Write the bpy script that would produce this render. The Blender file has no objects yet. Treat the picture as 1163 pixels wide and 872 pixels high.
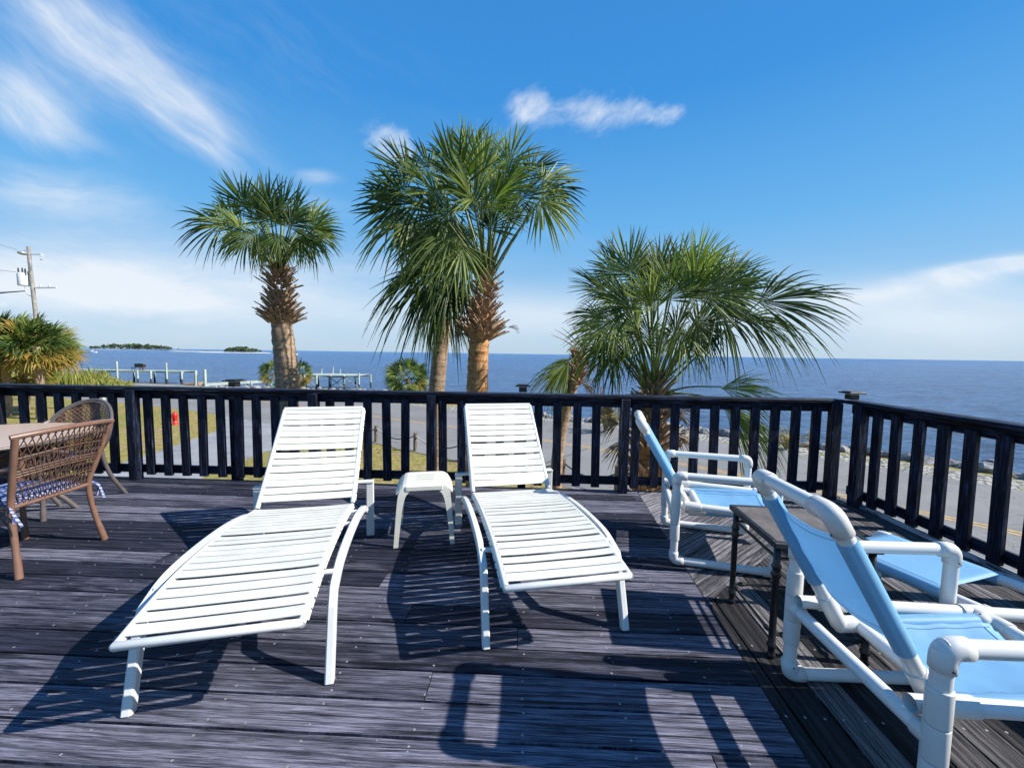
import bpy, math, random
from mathutils import Vector, Matrix, noise as mnoise
R = math.radians
scene = bpy.context.scene
COL = scene.collection
V = Vector
rng = random.Random(7)

# ------------------------------------------------------------------ camera geometry
FPX, EYE, PITCH, ROLL = 465.0, 1.45, R(4.23), R(0.83)
SHADE = {}
def at(px, py, Y):
    """point at depth Y that the photograph shows at pixel px, py"""
    a = px - 581.5; b = -(py - 436.0)
    a2 = a*math.cos(ROLL) - b*math.sin(ROLL); b2 = a*math.sin(ROLL) + b*math.cos(ROLL)
    y = FPX*math.cos(PITCH) + b2*math.sin(PITCH); z = -FPX*math.sin(PITCH) + b2*math.cos(PITCH)
    t = Y/y
    return V((a2*t, Y, EYE + z*t))

# ------------------------------------------------------------------ mesh builder
class MB:
    def __init__(s):
        s.v = []; s.f = []; s.m = []; s.sm = []; s.uv = []; s.col = []
        s.M = Matrix.Identity(4); s.mi = 0; s.smooth = False; s.c = (0.5, 0.5, 0.5, 1)
    def add(s, vs, fs, uvs=None):
        o = len(s.v)
        s.v += [tuple(s.M @ V(p)) for p in vs]
        for k, f in enumerate(fs):
            s.f.append([i+o for i in f]); s.m.append(s.mi); s.sm.append(s.smooth)
            s.uv.append(uvs[k] if uvs else [(0, 0)]*len(f)); s.col.append(s.c)
    def box(s, c, size, rot=None, bev=0.0):
        hx, hy, hz = size[0]/2, size[1]/2, size[2]/2
        m = Matrix.Translation(V(c))
        if rot is not None: m = m @ (rot if isinstance(rot, Matrix) else Matrix.Rotation(rot, 4, 'Z'))
        if bev <= 0:
            vs = [(x*hx, y*hy, z*hz) for z in (-1, 1) for y in (-1, 1) for x in (-1, 1)]
            fs = [(0,2,3,1),(4,5,7,6),(0,1,5,4),(2,6,7,3),(0,4,6,2),(1,3,7,5)]
            s.add([m @ V(p) for p in vs], fs); return
        b = min(bev, hx*.9, hy*.9, hz*.9); vs = []; idx = {}
        for sx in (-1,1):
            for sy in (-1,1):
                for sz in (-1,1):
                    for ax in range(3):
                        p = [sx*hx, sy*hy, sz*hz]
                        for q in range(3):
                            if q != ax: p[q] -= (sx,sy,sz)[q]*b
                        idx[(sx,sy,sz,ax)] = len(vs); vs.append(p)
        fs = []
        def I(sg, ax): return idx[(sg[0],sg[1],sg[2],ax)]
        for ax in range(3):
            a1, a2 = (ax+1)%3, (ax+2)%3
            for sg in (-1,1):
                q = []
                for (u, w) in ((-1,-1),(1,-1),(1,1),(-1,1)):
                    t = [0,0,0]; t[ax]=sg; t[a1]=u; t[a2]=w; q.append(I(t,ax))
                fs.append(q if sg > 0 else q[::-1])
        for ax in range(3):
            a1, a2 = (ax+1)%3, (ax+2)%3
            for u in (-1,1):
                for w in (-1,1):
                    t0=[0,0,0]; t1=[0,0,0]
                    t0[ax]=-1; t1[ax]=1
                    for t in (t0,t1): t[a1]=u; t[a2]=w
                    q=[I(t0,a1),I(t1,a1),I(t1,a2),I(t0,a2)]
                    fs.append(q if u*w>0 else q[::-1])
        for sx in (-1,1):
            for sy in (-1,1):
                for sz in (-1,1):
                    q=[I((sx,sy,sz),0),I((sx,sy,sz),1),I((sx,sy,sz),2)]
                    fs.append(q if sx*sy*sz>0 else q[::-1])
        s.add([m @ V(p) for p in vs], fs)
    def tube(s, pts, r, n=10, cap=True, closed=False, flat=None):
        """swept tube; r number or list; flat=(w,h) rectangle section"""
        pts = [V(p) for p in pts]; N = len(pts)
        rs = r if isinstance(r, (list, tuple)) else [r]*N
        up = None; rings = []
        for i in range(N):
            if closed: d = (pts[(i+1)%N]-pts[i-1])
            elif i == 0: d = pts[1]-pts[0]
            elif i == N-1: d = pts[-1]-pts[-2]
            else: d = (pts[i+1]-pts[i]).normalized() + (pts[i]-pts[i-1]).normalized()
            if d.length < 1e-9: d = V((0,0,1))
            d.normalize()
            if up is None:
                ref = V((0,0,1)) if abs(d.z) < .9 else V((1,0,0))
                if flat and len(flat) > 2: ref = V(flat[2])
                up = (ref - d*ref.dot(d)).normalized()
            else:
                if flat and len(flat) > 2: up = V(flat[2])
                up = (up - d*up.dot(d)); up = up.normalized() if up.length > 1e-6 else d.orthogonal().normalized()
            sd = d.cross(up)
            k = 1.0
            if 0 < i < N-1 and not closed:
                cs = (pts[i+1]-pts[i]).normalized().dot((pts[i]-pts[i-1]).normalized())
                k = 1/max(.5, math.sqrt((1+max(-.9,cs))/2)) if cs < .98 else 1
                k = min(k, 1.12)
            if flat:
                w, h = flat[0]/2, flat[1]/2; q = min(w, h)*.35
                sec = [(w,-h+q),(w,h-q),(w-q,h),(-w+q,h),(-w,h-q),(-w,-h+q),(-w+q,-h),(w-q,-h)]
                rings.append([pts[i] + sd*a*rs[i] + up*b*rs[i] for a, b in sec])
            else:
                rings.append([pts[i] + (sd*math.cos(2*math.pi*j/n) + up*math.sin(2*math.pi*j/n))*rs[i]*k for j in range(n)])
        m = 8 if flat else n
        vs = [p for rg in rings for p in rg]; fs = []; uvs = []
        L = [0]
        for i in range(1, N): L.append(L[-1] + (pts[i]-pts[i-1]).length)
        for i in range(N if closed else N-1):
            for j in range(m):
                a = i*m+j; b = i*m+(j+1)%m; c = ((i+1)%N)*m+(j+1)%m; d_ = ((i+1)%N)*m+j
                fs.append((a,d_,c,b)); l0 = L[i]; l1 = L[(i+1)%N] if not closed or i < N-1 else L[i]+.05
                uvs.append([(l0, j/m), (l1, j/m), (l1, (j+1)/m), (l0, (j+1)/m)])
        s.add(vs, fs, uvs)
        if cap and not closed:
            sm = s.smooth; s.smooth = False
            s.add(rings[0], [list(range(m))]); s.add(rings[-1], [list(range(m))[::-1]]); s.smooth = sm
    def ribbon(s, pts, w, nrm, t=0.0):
        """flat strip along pts, width w (number/list), facing nrm"""
        pts = [V(p) for p in pts]; N = len(pts); vs = []; fs = []
        for i in range(N):
            d = pts[min(i+1,N-1)] - pts[max(i-1,0)]
            n_ = V(nrm[i]) if isinstance(nrm, list) else V(nrm)
            sd = d.cross(n_).normalized()*(w[i] if isinstance(w,(list,tuple)) else w)/2
            vs += [pts[i]-sd, pts[i]+sd]
        for i in range(N-1): fs.append((2*i, 2*i+1, 2*i+3, 2*i+2))
        s.add(vs, fs)
    def grid(s, fn, nu, nv, thick=0.0, flip=False):
        """surface fn(u,v)->point, with optional thickness"""
        P = [[V(fn(i/nu, j/nv)) for j in range(nv+1)] for i in range(nu+1)]
        vs = [p for row in P for p in row]; fs = []; uvs = []
        id_ = lambda i, j: i*(nv+1)+j
        for i in range(nu):
            for j in range(nv):
                q = (id_(i,j), id_(i+1,j), id_(i+1,j+1), id_(i,j+1)); u = [(i/nu,j/nv),((i+1)/nu,j/nv),((i+1)/nu,(j+1)/nv),(i/nu,(j+1)/nv)]
                fs.append(q[::-1] if flip else q); uvs.append(u[::-1] if flip else u)
        if thick:
            off = len(vs); vs2 = []
            for i in range(nu+1):
                for j in range(nv+1):
                    du = P[min(i+1,nu)][j]-P[max(i-1,0)][j]; dv = P[i][min(j+1,nv)]-P[i][max(j-1,0)]
                    n_ = du.cross(dv); n_ = n_.normalized() if n_.length > 1e-9 else V((0,0,1))
                    vs2.append(P[i][j] - n_*thick*(-1 if flip else 1))
            vs += vs2
            for k in range(nu*nv):
                fs.append(tuple(q+off for q in fs[k][::-1])); uvs.append(uvs[k][::-1])
            bd = [id_(i,0) for i in range(nu+1)] + [id_(nu,j) for j in range(1,nv+1)] + [id_(i,nv) for i in range(nu-1,-1,-1)] + [id_(0,j) for j in range(nv-1,0,-1)]
            for k in range(len(bd)):
                a, b = bd[k], bd[(k+1)%len(bd)]
                q = (b, a, a+off, b+off); fs.append(q[::-1] if flip else q); uvs.append([(0,0)]*4)
        s.add(vs, fs, uvs)
    def prism(s, poly, z0, z1, uvf=None):
        n = len(poly)
        area = sum(poly[i][0]*poly[(i+1)%n][1]-poly[(i+1)%n][0]*poly[i][1] for i in range(n))
        if area < 0: poly = poly[::-1]
        vs = [(p[0],p[1],z1) for p in poly] + [(p[0],p[1],z0) for p in poly]
        fs = [list(range(n)), list(range(2*n-1, n-1, -1))]
        for i in range(n): j = (i+1)%n; fs.append([i, n+i, n+j, j])
        uvs = None
        if uvf:
            al = poly + poly; uvs = [[uvf(al[i]) for i in f] for f in fs]
        s.add(vs, fs, uvs)
    def sphere(s, c, r, nu=10, nv=6, disp=0, seed=0):
        rx, ry, rz = (r, r, r) if not isinstance(r, (tuple, list)) else r
        vs = []; fs = []
        for j in range(nv+1):
            th = math.pi*j/nv
            for i in range(nu):
                ph = 2*math.pi*i/nu
                d = V((math.sin(th)*math.cos(ph), math.sin(th)*math.sin(ph), math.cos(th)))
                k = 1 + (disp*mnoise.noise(d*1.7 + V((seed*3.1, seed*1.7, 0))) if disp else 0)
                vs.append((c[0]+d.x*rx*k, c[1]+d.y*ry*k, c[2]+d.z*rz*k))
        for j in range(nv):
            for i in range(nu):
                fs.append((j*nu+i, (j+1)*nu+i, (j+1)*nu+(i+1)%nu, j*nu+(i+1)%nu))
        s.add(vs, fs)
    def lathe(s, prof, c=(0,0,0), n=12):
        vs = []; fs = []
        for r, z in prof:
            for i in range(n):
                a = 2*math.pi*i/n; vs.append((c[0]+r*math.cos(a), c[1]+r*math.sin(a), c[2]+z))
        for j in range(len(prof)-1):
            for i in range(n):
                fs.append((j*n+i, j*n+(i+1)%n, (j+1)*n+(i+1)%n, (j+1)*n+i))
        fs.append(list(range(n))[::-1]); fs.append([(len(prof)-1)*n+i for i in range(n)])
        s.add(vs, fs)
    def build(s, name, mats, parent=None):
        me = bpy.data.meshes.new(name)
        me.from_pydata(s.v, [], s.f)
        for m in (mats if isinstance(mats, (list, tuple)) else [mats]): me.materials.append(m)
        me.polygons.foreach_set('material_index', s.m)
        me.polygons.foreach_set('use_smooth', s.sm)
        uvl = me.uv_layers.new(name='UVMap')
        uvl.data.foreach_set('uv', [c for f in s.uv for p in f for c in p])
        ca = me.color_attributes.new('tint', 'FLOAT_COLOR', 'CORNER')
        ca.data.foreach_set('color', [c for f, cc in zip(s.f, s.col) for _ in f for c in cc])
        me.update()
        o = bpy.data.objects.new(name, me); COL.objects.link(o)
        if parent is not None: o.parent = parent
        return o

def empty(name, loc=(0,0,0), rz=0.0):
    o = bpy.data.objects.new(name, None); o.empty_display_size = .2
    COL.objects.link(o); o.location = loc; o.rotation_euler = (0,0,rz); return o
def tag(o, label=None, cat=None, group=None, kind=None):
    if label: o['label'] = label
    if cat: o['category'] = cat
    if group: o['group'] = group
    if kind: o['kind'] = kind
    return o
def copy_tree(o, parent=None):
    c = o.copy(); COL.objects.link(c); c.parent = parent
    for ch in [x for x in bpy.data.objects if x.parent is o]: copy_tree(ch, c)
    return c
def smoothpath(pts, k=6):
    pts = [V(p) for p in pts]; out = []
    P = [pts[0]*2-pts[1]] + pts + [pts[-1]*2-pts[-2]]
    for i in range(1, len(P)-2):
        for j in range(k):
            t = j/k; a,b,c,d = P[i-1],P[i],P[i+1],P[i+2]
            out.append(.5*((2*b)+(-a+c)*t+(2*a-5*b+4*c-d)*t*t+(-a+3*b-3*c+d)*t**3))
    out.append(pts[-1]); return out

# ------------------------------------------------------------------ materials
def mat(name, base=(.5,.5,.5), rough=.6, metal=0.0, spec=.5):
    m = bpy.data.materials.new(name); m.use_nodes = True
    b = m.node_tree.nodes['Principled BSDF']
    b.inputs['Base Color'].default_value = (*base, 1); b.inputs['Roughness'].default_value = rough
    b.inputs['Metallic'].default_value = metal; b.inputs['Specular IOR Level'].default_value = spec
    return m
class NT:
    def __init__(s, tree): s.t = tree; s.n = tree.nodes; s.l = tree.links
    def node(s, typ, **kw):
        n = s.n.new(typ)
        for k, v in kw.items(): setattr(n, k, v)
        return n
    def link(s, a, b): s.l.new(a, b)
    def math(s, op, a, b=0.0, clamp=False):
        n = s.n.new('ShaderNodeMath'); n.operation = op; n.use_clamp = clamp
        for i, x in enumerate((a, b)):
            if isinstance(x, (int, float)): n.inputs[i].default_value = x
            else: s.l.new(x, n.inputs[i])
        return n.outputs[0]
    def noise(s, vec, scale, detail=4, rough=.55, dist=0.0):
        n = s.n.new('ShaderNodeTexNoise'); n.inputs['Scale'].default_value = scale
        n.inputs['Detail'].default_value = detail; n.inputs['Roughness'].default_value = rough; n.inputs['Distortion'].default_value = dist
        if vec is not None: s.l.new(vec, n.inputs['Vector'])
        return n.outputs['Fac']
    def mapping(s, vec, scale=(1,1,1), rot=(0,0,0), loc=(0,0,0)):
        n = s.n.new('ShaderNodeMapping'); n.inputs['Scale'].default_value = scale; n.inputs['Rotation'].default_value = rot; n.inputs['Location'].default_value = loc
        s.l.new(vec, n.inputs['Vector']); return n.outputs[0]
    def ramp(s, fac, stops):
        n = s.n.new('ShaderNodeValToRGB'); e = n.color_ramp.elements
        while len(e) < len(stops): e.new(.5)
        for i, (p, c) in enumerate(stops):
            e[i].position = p; e[i].color = (*c, 1) if len(c) == 3 else c
        s.l.new(fac, n.inputs[0]); return n.outputs[0]
    def mix(s, fac, a, b, mode='MIX'):
        n = s.n.new('ShaderNodeMix'); n.data_type = 'RGBA'; n.blend_type = mode
        for i, x in ((0, fac), (6, a), (7, b)):
            if isinstance(x, (int, float)): n.inputs[i].default_value = x
            elif isinstance(x, tuple): n.inputs[i].default_value = (*x, 1)
            else: s.l.new(x, n.inputs[i])
        return n.outputs[2]
    def bump(s, h, strength=.3, dist=.01, nrm=None):
        n = s.n.new('ShaderNodeBump'); n.inputs['Strength'].default_value = strength; n.inputs['Distance'].default_value = dist
        s.l.new(h, n.inputs['Height'])
        if nrm: s.l.new(nrm, n.inputs['Normal'])
        return n.outputs[0]
def pm(name, **kw):
    m = mat(name, **kw); t = NT(m.node_tree); b = m.node_tree.nodes['Principled BSDF']
    tc = t.node('ShaderNodeTexCoord'); return m, t, b, tc
M = {}
# deck boards: UV u runs along the board, v across it; tint.r is a number per board
def deck_mat(name, dark, mid, light, wear):
    m, t, b, tc = pm(name, rough=.7, spec=.22)
    at_ = t.node('ShaderNodeAttribute', attribute_name='tint'); sep = t.node('ShaderNodeSeparateColor'); t.link(at_.outputs['Color'], sep.inputs[0])
    uv = tc.outputs['UV']
    comb = t.node('ShaderNodeCombineXYZ'); t.link(t.math('MULTIPLY', sep.outputs[0], 53.0), comb.inputs[2]); t.link(t.math('MULTIPLY', sep.outputs[0], 17.0), comb.inputs[0])
    add = t.node('ShaderNodeVectorMath', operation='ADD'); t.link(uv, add.inputs[0]); t.link(comb.outputs[0], add.inputs[1]); P = add.outputs[0]
    grain = t.noise(t.mapping(P, (2.6, 88, 1)), 1.0, 9, .76, .8)
    fine = t.noise(t.mapping(P, (7, 300, 1)), 1.0, 4, .65)
    band = t.noise(t.mapping(P, (1.5, 24, 1)), 1.0, 7, .66, 1.2)
    patch = t.noise(t.mapping(P, (2.0, 6, 1)), 1.0, 8, .7, .7)
    c = t.mix(t.ramp(band, [(.36, (0,0,0)), (.62, (1,1,1))]), dark, mid)
    w = t.math('ADD', t.math('MULTIPLY', patch, .75), t.math('ADD', t.math('MULTIPLY', sep.outputs[0], .58), t.math('MULTIPLY', band, .75)))
    w = t.math('MULTIPLY', t.math('SUBTRACT', w, wear), 2.4, True)
    wg = t.math('MULTIPLY', w, t.ramp(grain, [(.40, (.12,.12,.12)), (.56, (1,1,1))]))
    c = t.mix(wg, c, light)
    c = t.mix(1.0, c, t.ramp(grain, [(.33, (.10,.10,.12)), (.45, (1,1,1))]), 'MULTIPLY')
    c = t.mix(.8, c, t.ramp(fine, [(.38, (.28,.28,.30)), (.58, (1.4,1.4,1.4))]), 'MULTIPLY')
    vor = t.node('ShaderNodeTexVoronoi'); vor.inputs['Scale'].default_value = 1.0; t.link(t.mapping(P, (1.3, 6.5, 1)), vor.inputs['Vector'])
    c = t.mix(t.ramp(vor.outputs['Distance'], [(.035, (1,1,1)), (.08, (0,0,0))]), c, (.008,.008,.01))
    wv = t.node('ShaderNodeTexWave', wave_type='BANDS', bands_direction='Y'); wv.inputs['Scale'].default_value = 1.0; wv.inputs['Distortion'].default_value = 14; wv.inputs['Detail'].default_value = 4; wv.inputs['Detail Scale'].default_value = .35; wv.inputs['Detail Roughness'].default_value = .6
    t.link(t.mapping(P, (.8, 7, 1)), wv.inputs['Vector'])
    c = t.mix(.7, c, t.ramp(wv.outputs['Fac'], [(.02, (.22,.22,.24)), (.12, (.92,.92,.92)), (.9, (1.12,1.12,1.1))]), 'MULTIPLY')
    v2 = t.node('ShaderNodeTexVoronoi'); v2.inputs['Scale'].default_value = 1.0; t.link(t.mapping(P, (9, 9, 1)), v2.inputs['Vector'])
    c = t.mix(t.ramp(v2.outputs['Distance'], [(.018, (.8,.8,.8)), (.03, (0,0,0))]), c, (.5,.5,.48))
    t.link(c, b.inputs['Base Color'])
    h = t.math('ADD', t.math('ADD', t.math('MULTIPLY', grain, 1.0), t.math('MULTIPLY', fine, .4)), t.math('MULTIPLY', wv.outputs['Fac'], .5))
    t.link(t.bump(h, .95, .008), b.inputs['Normal'])
    t.link(t.ramp(patch, [(.3, (.5,)*3), (.7, (.8,)*3)]), b.inputs['Roughness'])
    return m
M['deck'] = deck_mat('deck_paint_worn', (.006,.007,.014), (.034,.036,.060), (.205,.202,.262), .91)
M['deck2'] = deck_mat('deck_boards_bare', (.006,.006,.008), (.034,.031,.035), (.21,.197,.205), .93)
M['deck3'] = deck_mat('deck_boards_grey', (.03,.03,.035), (.10,.096,.108), (.27,.258,.285), .74)
def rail_mat(name, sc):
    m, t, b, tc = pm(name, rough=.55, spec=.2)
    g = t.noise(t.mapping(tc.outputs['Object'], sc), 1.0, 6, .65, .3)
    p = t.noise(t.mapping(tc.outputs['Object'], tuple(x*.18 for x in sc)), 1.0, 4, .6)
    c = t.ramp(g, [(.40, (.002,.0025,.004)), (.52, (.006,.009,.022)), (.62, (.022,.034,.08)), (.75, (.05,.065,.12))])
    c = t.mix(t.ramp(t.math('MULTIPLY', g, p), [(.32, (0,0,0)), (.42, (1,1,1))]), c, (.10,.11,.16))
    t.link(c, b.inputs['Base Color']); t.link(t.bump(g, 1.0, .008), b.inputs['Normal'])
    return m
M['rail_v'] = rail_mat('navy_painted_wood_upright', (70, 70, 5))
M['rail_x'] = rail_mat('navy_painted_wood_level', (4, 60, 60))
M['rail_y'] = rail_mat('navy_painted_wood_side', (60, 4, 60))
M['nail'] = mat('nail_head', (.36,.35,.34), .45, .4)
m, t, b, tc = pm('peeling_edge_board', rough=.7)
g = t.noise(t.mapping(tc.outputs['Object'], (25, 3, 25)), 1.0, 6, .7)
t.link(t.ramp(g, [(.42, (.03,.035,.05)), (.5, (.4,.4,.44)), (.7, (.55,.55,.58))]), b.inputs['Base Color']); M['edge'] = m
def plain(name, base, rough, var=.12, scale=6, bump=.05, spec=.5, metal=0, dirt=None):
    m, t, b, tc = pm(name, rough=rough, spec=spec, metal=metal)
    n = t.noise(tc.outputs['Object'], scale, 5, .6)
    lo = tuple(max(0, c*(1-var)) for c in base); hi = tuple(min(1, c*(1+var*.5)) for c in base)
    c = t.ramp(n, [(.3, lo), (.7, hi)])
    if dirt:
        n2 = t.noise(tc.outputs['Object'], scale*4, 6, .7)
        c = t.mix(t.ramp(n2, [(.56, (0,0,0)), (.75, (.7,.7,.7))]), c, dirt)
    t.link(c, b.inputs['Base Color'])
    if bump: t.link(t.bump(t.noise(tc.outputs['Object'], scale*12, 4), bump, .004), b.inputs['Normal'])
    return m
M['strap'] = plain('white_vinyl_strap', (.63,.62,.55), .42, .14, 7, .08, dirt=(.5,.49,.42))
M['alu'] = plain('white_powder_coat', (.66,.665,.64), .32, .08, 8, .03, dirt=(.58,.56,.5))
M['resin'] = plain('cream_resin', (.66,.635,.54), .45, .08, 6, .06, dirt=(.5,.46,.38))
M['pvc'] = plain('white_pvc_pipe', (.68,.68,.66), .28, .06, 5, .02, dirt=(.60,.58,.54))
M['pvcfit'] = plain('white_pvc_fitting', (.63,.62,.59), .36, .08, 7, .03, dirt=(.52,.49,.45))
M['black'] = plain('black_wrought_metal', (.012,.012,.013), .38, .3, 14, .2)
m, t, b, tc = pm('stone_table_top', rough=.45)
n1 = t.noise(tc.outputs['Object'], 7, 6, .7, .6); n2 = t.noise(tc.outputs['Object'], 60, 3)
c = t.ramp(n1, [(.3, (.07,.058,.05)), (.5, (.14,.115,.098)), (.72, (.22,.185,.155))])
c = t.mix(.35, c, t.ramp(n2, [(.35, (.5,.5,.5)), (.6, (1,1,1))]), 'MULTIPLY'); t.link(c, b.inputs['Base Color']); M['stone'] = m
# blue mesh sling: slightly see-through cloth
def sling_mat(name, base):
    m, t, b, tc = pm(name, rough=.42, spec=.35)
    w = t.node('ShaderNodeTexWave', wave_type='BANDS', bands_direction='X'); w.inputs['Scale'].default_value = 110
    w2 = t.node('ShaderNodeTexWave', wave_type='BANDS', bands_direction='Y'); w2.inputs['Scale'].default_value = 110
    t.link(tc.outputs['UV'], w.inputs['Vector']); t.link(tc.outputs['UV'], w2.inputs['Vector'])
    ww = t.math('MULTIPLY', w.outputs['Fac'], w2.outputs['Fac'])
    n = t.noise(tc.outputs['Object'], 3.0, 4)
    c = t.ramp(n, [(.3, tuple(x*.9 for x in base)), (.7, base)])
    t.link(c, b.inputs['Base Color']); t.link(t.bump(ww, .25, .001), b.inputs['Normal'])
    tr = t.node('ShaderNodeBsdfTranslucent'); t.link(c, tr.inputs['Color'])
    tp = t.node('ShaderNodeBsdfTransparent')
    mx = t.node('ShaderNodeMixShader'); mx.inputs[0].default_value = .38; t.link(b.outputs[0], mx.inputs[1]); t.link(tr.outputs[0], mx.inputs[2])
    mx2 = t.node('ShaderNodeMixShader'); mx2.inputs[0].default_value = .07; t.link(mx.outputs[0], mx2.inputs[1]); t.link(tp.outputs[0], mx2.inputs[2])
    t.link(mx2.outputs[0], m.node_tree.nodes['Material Output'].inputs[0]); return m
M['sling'] = sling_mat('sky_blue_mesh_sling', (.30,.60,.86))
# wicker, cushions
M['wick'] = plain('brown_resin_wicker', (.115,.062,.038), .42, .35, 30, .25)
M['wick2'] = plain('dark_resin_wicker', (.12,.07,.045), .45, .35, 30, .25)
M['cane'] = plain('copper_brown_tube', (.185,.10,.068), .36, .2, 14, .08)
M['greytube'] = plain('grey_brown_tube', (.10,.085,.08), .35, .2, 14, .08)
m, t, b, tc = pm('blue_white_cushion', rough=.85)
ck = t.node('ShaderNodeTexWave', wave_type='BANDS', bands_direction='DIAGONAL'); ck.inputs['Scale'].default_value = 14; ck.inputs['Distortion'].default_value = 2; ck.inputs['Detail'].default_value = 1; t.link(tc.outputs['Object'], ck.inputs['Vector'])
t.link(t.ramp(ck.outputs['Fac'], [(.42, (.07,.09,.23)), (.60, (.32,.36,.54))]), b.inputs['Base Color']); M['cushion'] = m
m, t, b, tc = pm('sand_table_glass', rough=.3)
t.link(t.ramp(t.noise(tc.outputs['Object'], 90, 3), [(.3, (.40,.27,.18)), (.7, (.58,.42,.31))]), b.inputs['Base Color']); M['tabletop'] = m
# palm materials
def leaf_mat(name, stops, trans=.3):
    m, t, b, tc = pm(name, rough=.52, spec=.28)
    g = t.node('ShaderNodeNewGeometry'); at_ = t.node('ShaderNodeAttribute', attribute_name='tint'); sep = t.node('ShaderNodeSeparateColor'); t.link(at_.outputs['Color'], sep.inputs[0])
    x = t.math('ADD', t.math('MULTIPLY', g.outputs['Random Per Island'], .45), t.math('MULTIPLY', sep.outputs[0], .55))
    c = t.ramp(x, stops)
    # blade tip browning: tint.g runs 0 at the hub to 1 at the tip
    t.link(c, b.inputs['Base Color'])
    tr = t.node('ShaderNodeBsdfTranslucent'); br = t.mix(1.0, c, (1.5,1.7,.6), 'MULTIPLY'); t.link(br, tr.inputs['Color'])
    mx = t.node('ShaderNodeMixShader'); mx.inputs[0].default_value = trans; t.link(b.outputs[0], mx.inputs[1]); t.link(tr.outputs[0], mx.inputs[2])
    t.link(mx.outputs[0], m.node_tree.nodes['Material Output'].inputs[0]); return m
M['leaf'] = leaf_mat('palm_leaf', [(.0,(.012,.028,.008)), (.35,(.040,.078,.017)), (.62,(.13,.185,.038)), (1.,(.40,.42,.13))], .33)
M['leafy'] = leaf_mat('palm_leaf_yellowing', [(.0,(.06,.075,.015)), (.4,(.20,.18,.035)), (.7,(.36,.25,.06)), (1.,(.45,.24,.08))])
M['dead'] = leaf_mat('palm_leaf_dead', [(.0,(.13,.075,.04)), (.5,(.27,.17,.10)), (1.,(.42,.30,.19))], .12)
M['petiole'] = plain('palm_petiole', (.13,.17,.05), .45, .35, 5, .05)
def bark_mat(name, a, b_, c_):
    m, t, b, tc = pm(name, rough=.85, spec=.2)
    o = tc.outputs['Object']
    n1 = t.noise(t.mapping(o, (5,5,22)), 1.0, 6, .7, .6); n2 = t.noise(t.mapping(o, (35,35,6)), 1.0, 5, .7); n3 = t.noise(o, 2.2, 3)
    x = t.math('ADD', t.math('MULTIPLY', n1, .62), t.math('MULTIPLY', n2, .38))
    c = t.ramp(x, [(.36, a), (.5, b_), (.64, c_)])
    c = t.mix(.35, c, t.ramp(n3, [(.35,(.55,.55,.55)), (.65,(1.2,1.15,1.1))]), 'MULTIPLY')
    t.link(c, b.inputs['Base Color']); t.link(t.bump(x, .9, .03), b.inputs['Normal']); return m
M['bark'] = bark_mat('palm_bark', (.10,.07,.05), (.30,.21,.14), (.46,.34,.235))
M['barko'] = bark_mat('palm_bark_orange', (.13,.055,.02), (.44,.22,.09), (.60,.36,.17))
M['boot'] = bark_mat('palm_boot', (.13,.075,.045), (.38,.25,.155), (.56,.42,.29))

M['slingd'] = sling_mat('blue_sling_hem', (.20,.46,.74))
M['screw'] = mat('dark_screw', (.05,.05,.05), .4, .5)
M['under'] = mat('under_deck_shade_black', (.004,.004,.005), .95, 0, .05)  # near black stands in for the shade below the boards
SKY_SAT, SKY_TINT, CLOUD, SKY_STR, SUN_STR, EXPO = 1.1, (.85,1.0,1.15), (10.5,11.2,12.0), .05, 5.0, .72
# ------------------------------------------------------------------ setting
GZ, WZ = -2.45, -3.9
SHORE = [(-400,90),(-150,75),(-75,56),(-58,53),(-49,50),(-41,43.5),(-30,42),(-20,41),(-13,40),(-8,38),(-4.5,34),(-1.5,29.2),(4.4,24.3),(9.8,21.6),(13.8,18.0),(16.6,15.6),(18.3,12.6),(20.5,6),(23,-2),(30,-20),(60,-60),(200,-200)]
def seg_dist(p, a, b):
    ab = (b[0]-a[0], b[1]-a[1]); t = ((p[0]-a[0])*ab[0]+(p[1]-a[1])*ab[1])/(ab[0]**2+ab[1]**2)
    t = max(0, min(1, t)); return math.hypot(p[0]-a[0]-ab[0]*t, p[1]-a[1]-ab[1]*t)
POLY = SHORE + [(200,-6000),(-6000,-6000),(-6000,90)]
def inside(p, poly):
    c = False; n = len(poly)
    for i in range(n):
        a, b = poly[i], poly[i-1]
        if (a[1] > p[1]) != (b[1] > p[1]) and p[0] < (b[0]-a[0])*(p[1]-a[1])/(b[1]-a[1])+a[0]: c = not c
    return c
def ground_z(x, y):
    d = min(seg_dist((x,y), SHORE[i], SHORE[i+1]) for i in range(len(SHORE)-1))
    if inside((x,y), POLY):
        z = GZ - .16*max(0, 1-d/.9)
        if x < -21 and y > 34 and d > 2: z += .30*min(1,(d-2)/3)*(.5+.5*mnoise.noise(V((x*.15,y*.15,0))))
        return z
    return GZ - .16 - min(6.0, d*.75)
xs = [-9000,-3000,-1000,-400,-200,-120,-90] + [-70+i*1.0 for i in range(48)] + [-22+i*.5 for i in range(96)] + [26,30,40,60,120,300,1000,3000,9000]
ys = [-3000,-800,-200,-80,-40,-20,-10,0,4,8] + [9+i*.5 for i in range(90)] + [54+i for i in range(10)] + [70,80,100,150,400,1500,5000,18000]
mb = MB(); nx, ny = len(xs), len(ys)
vs = [(x, y, ground_z(x, y)) for x in xs for y in ys]
mb.smooth = True
mb.add(vs, [(i*ny+j, (i+1)*ny+j, (i+1)*ny+j+1, i*ny+j+1) for i in range(nx-1) for j in range(ny-1)])
m, t, b, tc = pm('dry_grass_and_sand', rough=.95, spec=.1)
o = tc.outputs['Object']
n1 = t.noise(o, .55, 5, .6); n2 = t.noise(o, 6, 6, .7); n3 = t.noise(o, 45, 3, .6); n4 = t.noise(o, .22, 3)
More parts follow.
